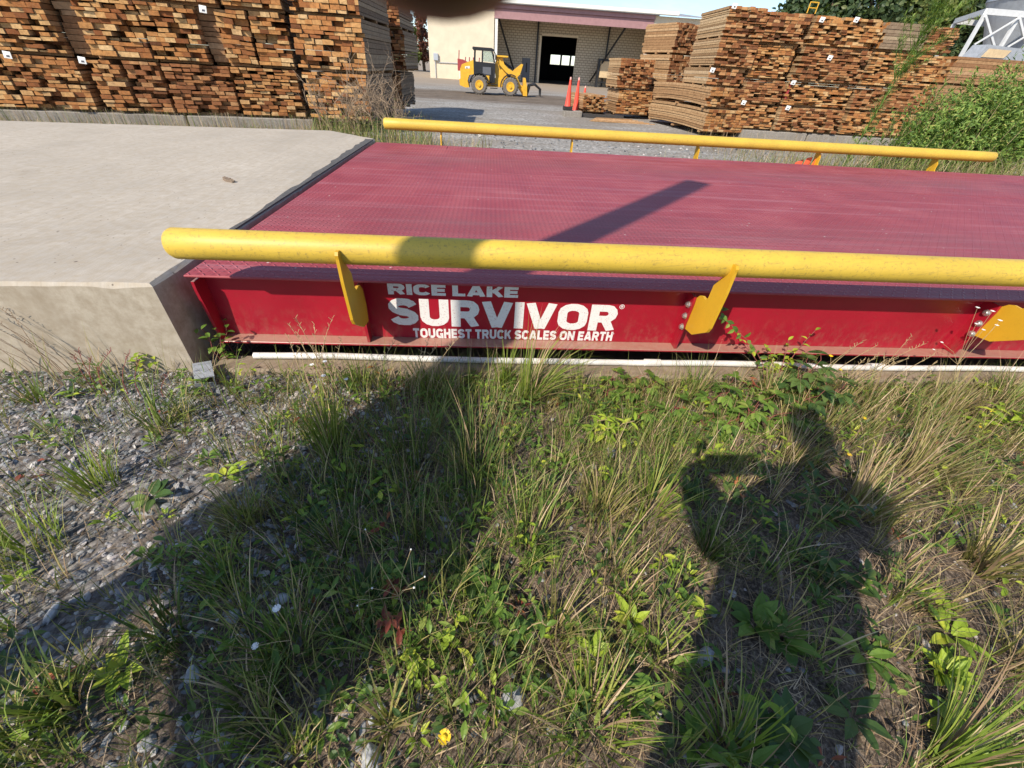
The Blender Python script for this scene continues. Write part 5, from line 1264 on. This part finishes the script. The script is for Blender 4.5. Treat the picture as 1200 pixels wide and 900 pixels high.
def twigs(S, p, d, L, r_, depth, rng, tips):
    p = Vector(p); d = Vector(d).normalized(); n = 4; pts = [p]
    for k in range(n): d = (d+Vector((rng.gauss(0, .22), rng.gauss(0, .22), rng.gauss(.02, .16)))).normalized(); pts.append(pts[-1]+d*L/n)
    S.tube(pts, [r_*(1-.5*k/n) for k in range(n+1)], 5 if r_ > .006 else 4)
    if depth == 0: tips.append((pts[-1], d)); return
    for k in range(rng.randint(2, 4)):
        i = rng.randint(1, n); a = Vector((rng.gauss(0, 1), rng.gauss(0, 1), rng.gauss(.3, .7))).normalized(); twigs(S, pts[i], d*.8+a*.75, L*rng.uniform(.5, .75), r_*.58, depth-1, rng, tips)
S, L = MB(), LF(); rng = random.Random(41); tips = []
for k in range(24): x = -2.35+rng.random()*2.0; twigs(S, (x, 8.9+rng.gauss(0, .25), -.3), (rng.gauss(0, .3), rng.gauss(0, .2), 1), rng.uniform(.55, 1.0), .012, 3, rng, tips)
sh_ = empty('dry_shrub', (-1.3, 9.0, -.35), 'dry twiggy shrub standing before the right corner of the left lumber pile', 'shrub')
S.build('branches', 'twig_dry', sh_, fix=False)
for _ in range(1500):
    x, y = -2.4+rng.random()*2.3, 8.6+rng.gauss(0, .28); z = -.33+abs(rng.gauss(0, .26)); a = rng.uniform(0, 2*PI); L.leaf((x, y, z), (math.cos(a), math.sin(a), rng.uniform(-.1, 1)), (0, 0, 1), rng.uniform(.04, .11), rng.uniform(.012, .024), rng, .2, .5, rng.choice((0, 0, 1)))
for _ in range(700):
    x, y = -2.5+rng.random()*2.6, 8.3+rng.gauss(0, .4); L.blade((x, y, -.34), rng.uniform(0, 2*PI), rng.uniform(.3, .75), rng.uniform(.006, .012), rng.uniform(.2, 1.1), rng, 4, rng.choice((0, 1, 2)), rng.uniform(.05, .4))
L.build('foliage', ['fennel', 'grass_olive', 'straw'], sh_, fix=False)

def fennel_plume(L, S, base, tip, rng, n=60, ln=.16, w0=.14, rad=.006, wd=.006, droop=0):
    base, tip = Vector(base), Vector(tip); mid = base.lerp(tip, .5)+Vector((rng.gauss(0, .05), rng.gauss(0, .05), .06)); pts = []
    for k in range(7): t_ = k/6; pts.append(base*(1-t_)**2+mid*2*t_*(1-t_)+tip*t_*t_)
    S.tube(pts, [rad*(1-.75*k/6) for k in range(7)], 5)
    for k in range(n):
        t_ = .12+.88*rng.random(); i = min(5, int(t_*6)); p = pts[i].lerp(pts[i+1], t_*6-i); d = (pts[i+1]-pts[i]).normalized()
        a = Vector((rng.gauss(0, 1), rng.gauss(0, 1), rng.gauss(.2, .6))).normalized(); l_ = ln*(1.15-.7*t_)*rng.uniform(.6, 1.2)
        for j in range(2): L.leaf(p+a*l_*.3*j, d*.75+a*(.8+.4*j), (0, 0, 1), l_, wd, rng, .1, .4)
S, L = MB(), LF(); rng = random.Random(51)
for k in range(110):
    b_ = (10.3+rng.gauss(0, .45), 7.4+rng.gauss(0, .4), -.33); a = rng.uniform(0, 2*PI); s_ = abs(rng.gauss(0, .75)); hh = max(.25, 1.75-.55*s_*s_)*rng.uniform(.55, 1.05)
    fennel_plume(L, S, b_, (b_[0]+s_*math.cos(a)*.95+.15, b_[1]+s_*math.sin(a)*.7, -.33+hh), rng, 44, .17, rad=.006, wd=.022)
def leafmass(L, S, c_, rad, n, rng, ln=.085, wd=.03):
    for _ in range(n):
        d = Vector((rng.gauss(0, 1), rng.gauss(0, 1), rng.gauss(.15, .9))).normalized(); r_ = rng.random()**.45*(1+.16*math.sin(d.x*7+d.z*5+c_[0]))
        p = Vector((c_[0]+d.x*rad[0]*r_, c_[1]+d.y*rad[1]*r_, max(-.3, c_[2]+d.z*rad[2]*r_))); a = (d+Vector((rng.gauss(0, .7), rng.gauss(0, .7), rng.gauss(.2, .5)))).normalized()
        for j in range(3): L.leaf(p+a*.03*j, a+Vector((rng.gauss(0, .6), rng.gauss(0, .6), rng.gauss(0, .5))), d, ln*rng.uniform(.6, 1.2), wd, rng, .2, .5)
leafmass(L, S, (10.55, 7.3, .45), (1.05, .8, 1.0), 2700, rng, .08, .022); leafmass(L, S, (9.9, 7.2, .35), (.55, .5, .7), 700, rng, .08, .022); leafmass(L, S, (10.8, 7.2, 1.1), (.7, .6, .7), 800, rng, .08, .022)
e = empty('green_bush', (10.3, 7.4, -.35), 'feathery green bush at the right edge behind the far rail end', 'bush'); L.build('foliage', 'fennel', e, fix=False); S.build('stem', 'stem_straw', e, fix=False)
S, L = MB(), LF(); rng = random.Random(52)
fennel_plume(L, S, (11.4, 7.2, -.3), (12.3, 7.2, 1.9), rng, 120, .3, wd=.018); fennel_plume(L, S, (11.6, 7.4, -.3), (13.1, 7.6, 1.75), rng, 120, .3, wd=.018)
for k in range(34): fennel_plume(L, S, (11.7+rng.gauss(0, .3), 7.3+rng.gauss(0, .3), -.3), (12.2+rng.gauss(0, .8), 7.4+rng.gauss(0, .5), rng.uniform(.5, 1.8)), rng, 34, .2, wd=.016)
leafmass(L, S, (11.6, 7.3, .55), (.9, .7, .95), 2600, rng); leafmass(L, S, (12.6, 7.4, .9), (.8, .6, .8), 1500, rng)
e = empty('green_bush', (11.7, 7.3, -.35), 'right part of the feathery growth, cut by the right edge of the photo', 'bush'); L.build('foliage', 'fennel', e, fix=False); S.build('stem', 'stem_straw', e, fix=False)
S, L = MB(), LF(); rng = random.Random(53)
fennel_plume(L, S, (7.42, 6.0, -.25), (7.72, 6.0, 2.15), rng, 330, .19, rad=.012, wd=.010)
for k in range(24):
    z = 1.2+k*.045; x = 7.42+.30*((z+.25)/2.4)**2; fennel_plume(L, S, (x, 6.0, z), (x+rng.uniform(-.25, .62), 6.0+rng.gauss(0, .3), z+rng.uniform(.35, .75)), rng, 60, .13, rad=.004, wd=.009)
e = empty('tall_weed', (7.42, 6.0, -.25), 'tall single feathery weed rising in front of the right lumber pile', 'weed'); L.build('foliage', 'fennel', e, fix=False); S.build('stem', 'fennel', e, fix=False)

def tree(x, y, hgt, rad, label, mat, seed, name='tree', n=5200, grp='trees beyond the yard', leafsize=.46, base=.18):
    rng = random.Random(seed); S, L = MB(), LF(); z0 = -.4
    S.tube([(x, y, z0), (x+rng.gauss(0, .15), y, z0+hgt*.3), (x+rng.gauss(0, .3), y, z0+hgt*.6), (x, y, z0+hgt*.85)], [.035*hgt, .028*hgt, .018*hgt, .006*hgt], 8)
    blobs = []
    for k in range(24):
        a = rng.uniform(0, 2*PI); t_ = rng.uniform(base, .97); rr = rad*math.sin(PI*min(1, (t_-base+.12)/(1.1-base)))*rng.uniform(.3, .85)
        c_ = Vector((x+rr*math.cos(a), y+rr*math.sin(a), z0+hgt*t_)); blobs.append((c_, rad*rng.uniform(.28, .5)))
        S.tube([(x, y, z0+hgt*t_*.7), c_], [.010*hgt, .003*hgt], 5)
    for _ in range(n):
        c_, r_ = rng.choice(blobs); d = Vector((rng.gauss(0, 1), rng.gauss(0, 1), rng.gauss(0, .8))).normalized(); p = c_+d*r_*(rng.random()**.4)*1.05
        a = Vector((rng.gauss(0, 1), rng.gauss(0, 1), rng.gauss(0, .7))).normalized(); L.leaf(p, a, d, leafsize*rng.uniform(.6, 1.3), leafsize*.62, rng, .2, .6)
    e = empty(name, (x, y, z0), label, 'tree', grp); L.build('crown', mat, e, fix=False); S.build('trunk', 'bark', e, fix=False); return e
for i_, (tx, ty, th, tr, lab, mt_) in enumerate(((31.6, 51, 8.4, 2.8, 'low dark tree at the left end of the far tree line', 'crown_green'), (35.0, 51, 10.6, 3.6, 'dark round tree rising over the ladder rack on the right pile', 'crown_green'),
        (38.6, 50, 13.0, 4.2, 'dark tree behind the top of the third column of the right pile', 'crown_green'), (42.6, 50, 12.6, 4.0, 'lighter green tree in the middle of the far tree line', 'crown_light'),
        (46.6, 51, 13.4, 4.4, 'dark tree behind the tall weed top', 'crown_green'), (50.8, 51, 14.0, 4.6, 'dark tree left of the hopper silo', 'crown_green'), (57, 54, 14.5, 5.0, 'dark tree behind the hopper silo', 'crown_green'))):
    tree(tx, ty, th, tr, lab, mt_, 60+i_, n=7000, base=.34, leafsize=.5)
tree(-11.2, 80, 5.4, 2.0, 'small green tree in the gap between left pile and warehouse', 'crown_light', 8, n=2400, grp=None)
tree(-9.6, 84, 7.6, 1.8, 'reddish tree in the gap left of the warehouse corner', 'crown_russet', 9, n=2400, grp=None)
tree(-13.6, 84, 6.4, 2.2, 'dark green tree behind the left pile corner', 'crown_green', 10, n=2000, grp=None)

# ------------------------------------------------------------------ the photographer: casts the right-hand shadow and has a fingertip before the lens
def CW(x, y, z): return CAM+CR*x+CU*y+CF*z
J = {}
def jn(n, p, r): J[n] = (Vector(p), r)
px0, py0 = 1.39, -2.07
jn('pelvis', (px0, py0, .95), .20); jn('waist', (px0-.02, py0+.02, 1.10), .225); jn('chest', (px0-.02, py0+.03, 1.30), .25); jn('collar', (px0, py0+.01, 1.43), .085); jn('neck', (px0, py0+.04, 1.53), .055); jn('skull', (px0, py0+.07, 1.60), .06)
for s_, n in ((-1, 'l'), (1, 'r')):
    jn('hip'+n, (px0+s_*.125, py0, .88), .12); jn('knee'+n, (px0+s_*.13, py0+.03, .50), .085); jn('calf'+n, (px0+s_*.11, py0-.0, .33), .075); jn('ankle'+n, (px0+s_*.11, py0-.03, .09), .042); jn('heel'+n, (px0+s_*.11, py0-.04, .05), .042); jn('toe'+n, (px0+s_*.13, py0+.14, .035), .036)
    jn('shoulder'+n, (px0+s_*.20, py0+.0, 1.40), .085)
jn('elbowl', (1.20, -1.98, 1.12), .10); jn('elbowr', (1.70, -1.98, 1.13), .046)
lw, rw = CW(-.085, -.05, -.055), CW(.205, -.05, -.055)
jn('wristl', lw, .055); jn('wristr', rw, .029)
jn('palml', CW(-.052, -.010, -.040), .026); jn('palmr', CW(.170, -.010, -.034), .022)
E_ = [('pelvis', 'waist'), ('waist', 'chest'), ('chest', 'collar'), ('collar', 'neck'), ('neck', 'skull')]
for n in 'lr': E_ += [('pelvis', 'hip'+n), ('hip'+n, 'knee'+n), ('knee'+n, 'calf'+n), ('calf'+n, 'ankle'+n), ('ankle'+n, 'heel'+n), ('heel'+n, 'toe'+n), ('collar', 'shoulder'+n), ('shoulder'+n, 'elbow'+n), ('elbow'+n, 'wrist'+n), ('wrist'+n, 'palm'+n)]
names = list(J); ix = {n: i for i, n in enumerate(names)}
me = bpy.data.meshes.new('skeleton'); me.from_pydata([tuple(J[n][0]) for n in names], [(ix[a], ix[b_]) for a, b_ in E_], []); so = bpy.data.objects.new('skeleton', me); COL.objects.link(so)
md = so.modifiers.new('skin', 'SKIN'); md.use_smooth_shade = True
if not me.skin_vertices: me.skin_vertices.new() if hasattr(me.skin_vertices, 'new') else None
for i, n in enumerate(names):
    sv = me.skin_vertices[0].data[i]; sv.radius = (J[n][1], J[n][1]*(.78 if n in ('pelvis', 'waist', 'chest') else 1)); sv.use_root = (n == 'pelvis')
so.modifiers.new('sub', 'SUBSURF').levels = 2
dg = bpy.context.evaluated_depsgraph_get(); bm_ = bpy.data.meshes.new_from_object(so.evaluated_get(dg)); bpy.data.objects.remove(so)
B = MB(); B.add([tuple(v.co) for v in bm_.vertices], [tuple(p.vertices) for p in bm_.polygons])
def mat_of(c):
    if c.z < .07: return 3
    if c.z < 1.0 and abs(c.x-px0) < .30 and c.y < -1.85: return 2
    d_arm = min((c-J['wristl'][0]).length, (c-J['wristr'][0]).length)
    if c.z < 1.47 and d_arm > .22: return 1
    return 0
B.mi = [mat_of(Vector(p.center)) for p in bm_.polygons]
# head with a face, looking down at the phone
hc = Vector((px0, py0+.10, 1.665)); look = (CAM-hc).normalized(); hz = Vector((0, 0, 1)); hr_ = look.cross(hz).normalized(); hu = hr_.cross(look).normalized()
hm = Matrix((hr_, look, hu)).transposed().to_4x4(); hm.translation = hc
n1, n2 = 20, 14; vs = []
for i in range(n2+1):
    th = PI*i/n2
    for k in range(n1):
        a = 2*PI*k/n1; x, y, z = math.sin(th)*math.cos(a), math.sin(th)*math.sin(a), math.cos(th)
        w_ = .075*(1-.12*max(0, -z)); dpt = .098
        yy = y*dpt+(.008*math.exp(-((x)/.25)**2-((z+.62)/.18)**2) if y > 0 else 0)-(.008*math.exp(-((abs(x)-.42)/.2)**2-((z-.05)/.12)**2) if y > 0 else 0)
        vs.append(hm @ Vector((x*w_, yy, z*.118)))
fs = [(i*n1+k, i*n1+(k+1) % n1, (i+1)*n1+(k+1) % n1, (i+1)*n1+k) for i in range(n2) for k in range(n1)]
B.add(vs, fs, 0)
B.add([hm @ Vector(p) for p in ((-.006, .094, .012), (.006, .094, .012), (.014, .088, -.028), (-.014, .088, -.028), (0, .116, -.024))], [(0, 1, 4), (1, 2, 4), (2, 3, 4), (3, 0, 4)], 0)
for s_ in (-1, 1):
    B.lathe([(.004, -.004), (.010, -.001), (.010, .003), (.004, .006)], tuple(hm @ Vector((s_*.03, .083, .006))), 8, 'y', 4)
    B.add([hm @ Vector((s_*.074, y, z)) for y, z in ((-.01, .02), (.012, .024), (.016, -.01), (.002, -.034), (-.012, -.01))]+[hm @ Vector((s_*.086, y-.008, z)) for y, z in ((-.01, .02), (.012, .024), (.016, -.01), (.002, -.034), (-.012, -.01))], [(0, 1, 2, 3, 4), (9, 8, 7, 6, 5)]+[(i, 5+i, 5+(i+1) % 5, (i+1) % 5) for i in range(5)], 0)
B.add([hm @ Vector(p) for p in ((-.024, .086, -.058), (.024, .086, -.058), (.016, .087, -.068), (-.016, .087, -.068))], [(0, 1, 2, 3)], 5)
# hands: palms and five bent fingers each
def finger(pts, r0, r1):
    P_ = [CW(*p) for p in pts]; q_ = []; R_ = []
    for i in range(len(P_)-1):
        for k in range(3): q_.append(P_[i].lerp(P_[i+1], k/3)); R_.append(r0+(r1-r0)*(i+k/3)/(len(P_)-1))
    d = (P_[-1]-P_[-2]).normalized()
    for k in range(7): a = PI/2*k/6; q_.append(P_[-1]+d*r1*math.sin(a)); R_.append(max(.0006, r1*math.cos(a)))
    B.tube(q_, R_, 18, 0)
finger([(-.058, .012, -.030), (-.044, .050, -.018), (-.018, .066, .004), (-.0055, .050, .016), (-.0043, .0314, .0205)], .0106, .0098)   # the fingertip over the lens
for j, yy in enumerate((-.008, -.026, -.042)): finger([(-.058, yy+.004, -.032), (-.040, yy, -.020), (-.030, yy, -.0075), (-.024+.002*j, yy-.002, -.0025)], .0088-.0006*j, .0070-.0006*j)
finger([(-.070, -.030, -.046), (-.040, -.046, -.038), (-.010, -.050, -.022)], .011, .009)
for j, yy in enumerate((.010, -.010, -.028, -.044)): finger([(.178, yy+.004, -.032), (.160, yy, -.020), (.150, yy, -.0085), (.142-.002*j, yy-.002, -.0035)], .0090-.0006*j, .0072-.0006*j)
finger([(.190, -.030, -.046), (.158, -.046, -.038), (.125, -.050, -.024)], .011, .009)
po = B.build('person', ['skin', 'shirt_blue', 'trousers', 'rubber', 'hair', 'leaf_red'], None, smooth=True)
tag(po, 'person in dark shirt taking the photo, one dark blurred fingertip hanging over the lens', 'person')
hb = MB(); vs = []
for i in range(9):
    th = PI*.60*i/8
    for k in range(n1):
        a = 2*PI*k/n1; t2 = th*(1.0 if math.sin(a) < .2 else .62); vs.append(hm @ Vector((math.sin(t2)*math.cos(a)*.083, math.sin(t2)*math.sin(a)*.106-.004, math.cos(t2)*.128)))
hb.add(vs, [(i*n1+k, i*n1+(k+1) % n1, (i+1)*n1+(k+1) % n1, (i+1)*n1+k) for i in range(8) for k in range(n1)]); hb.build('hair', 'hair', po, smooth=True)
pb = MB(); fm = Matrix((CR, CU, CF)).transposed().to_4x4(); fm.translation = CAM
pb.bbox((-.022, -.062, -.0125), (.138, .016, -.0045), .003, 0, fm); pho = pb.build('phone', 'phone_black')
tag(pho, 'black phone held in both hands by the photographer', 'phone')
lb_ = MB(); lb_.lathe([(.0075, 0), (.0075, .0015), (.0062, .0015)], (0, 0, 0), 20); lens = lb_.build('lens', 'steel_dark', pho); lens.data.transform(fm @ Matrix.Translation((0, 0, -.0044)))
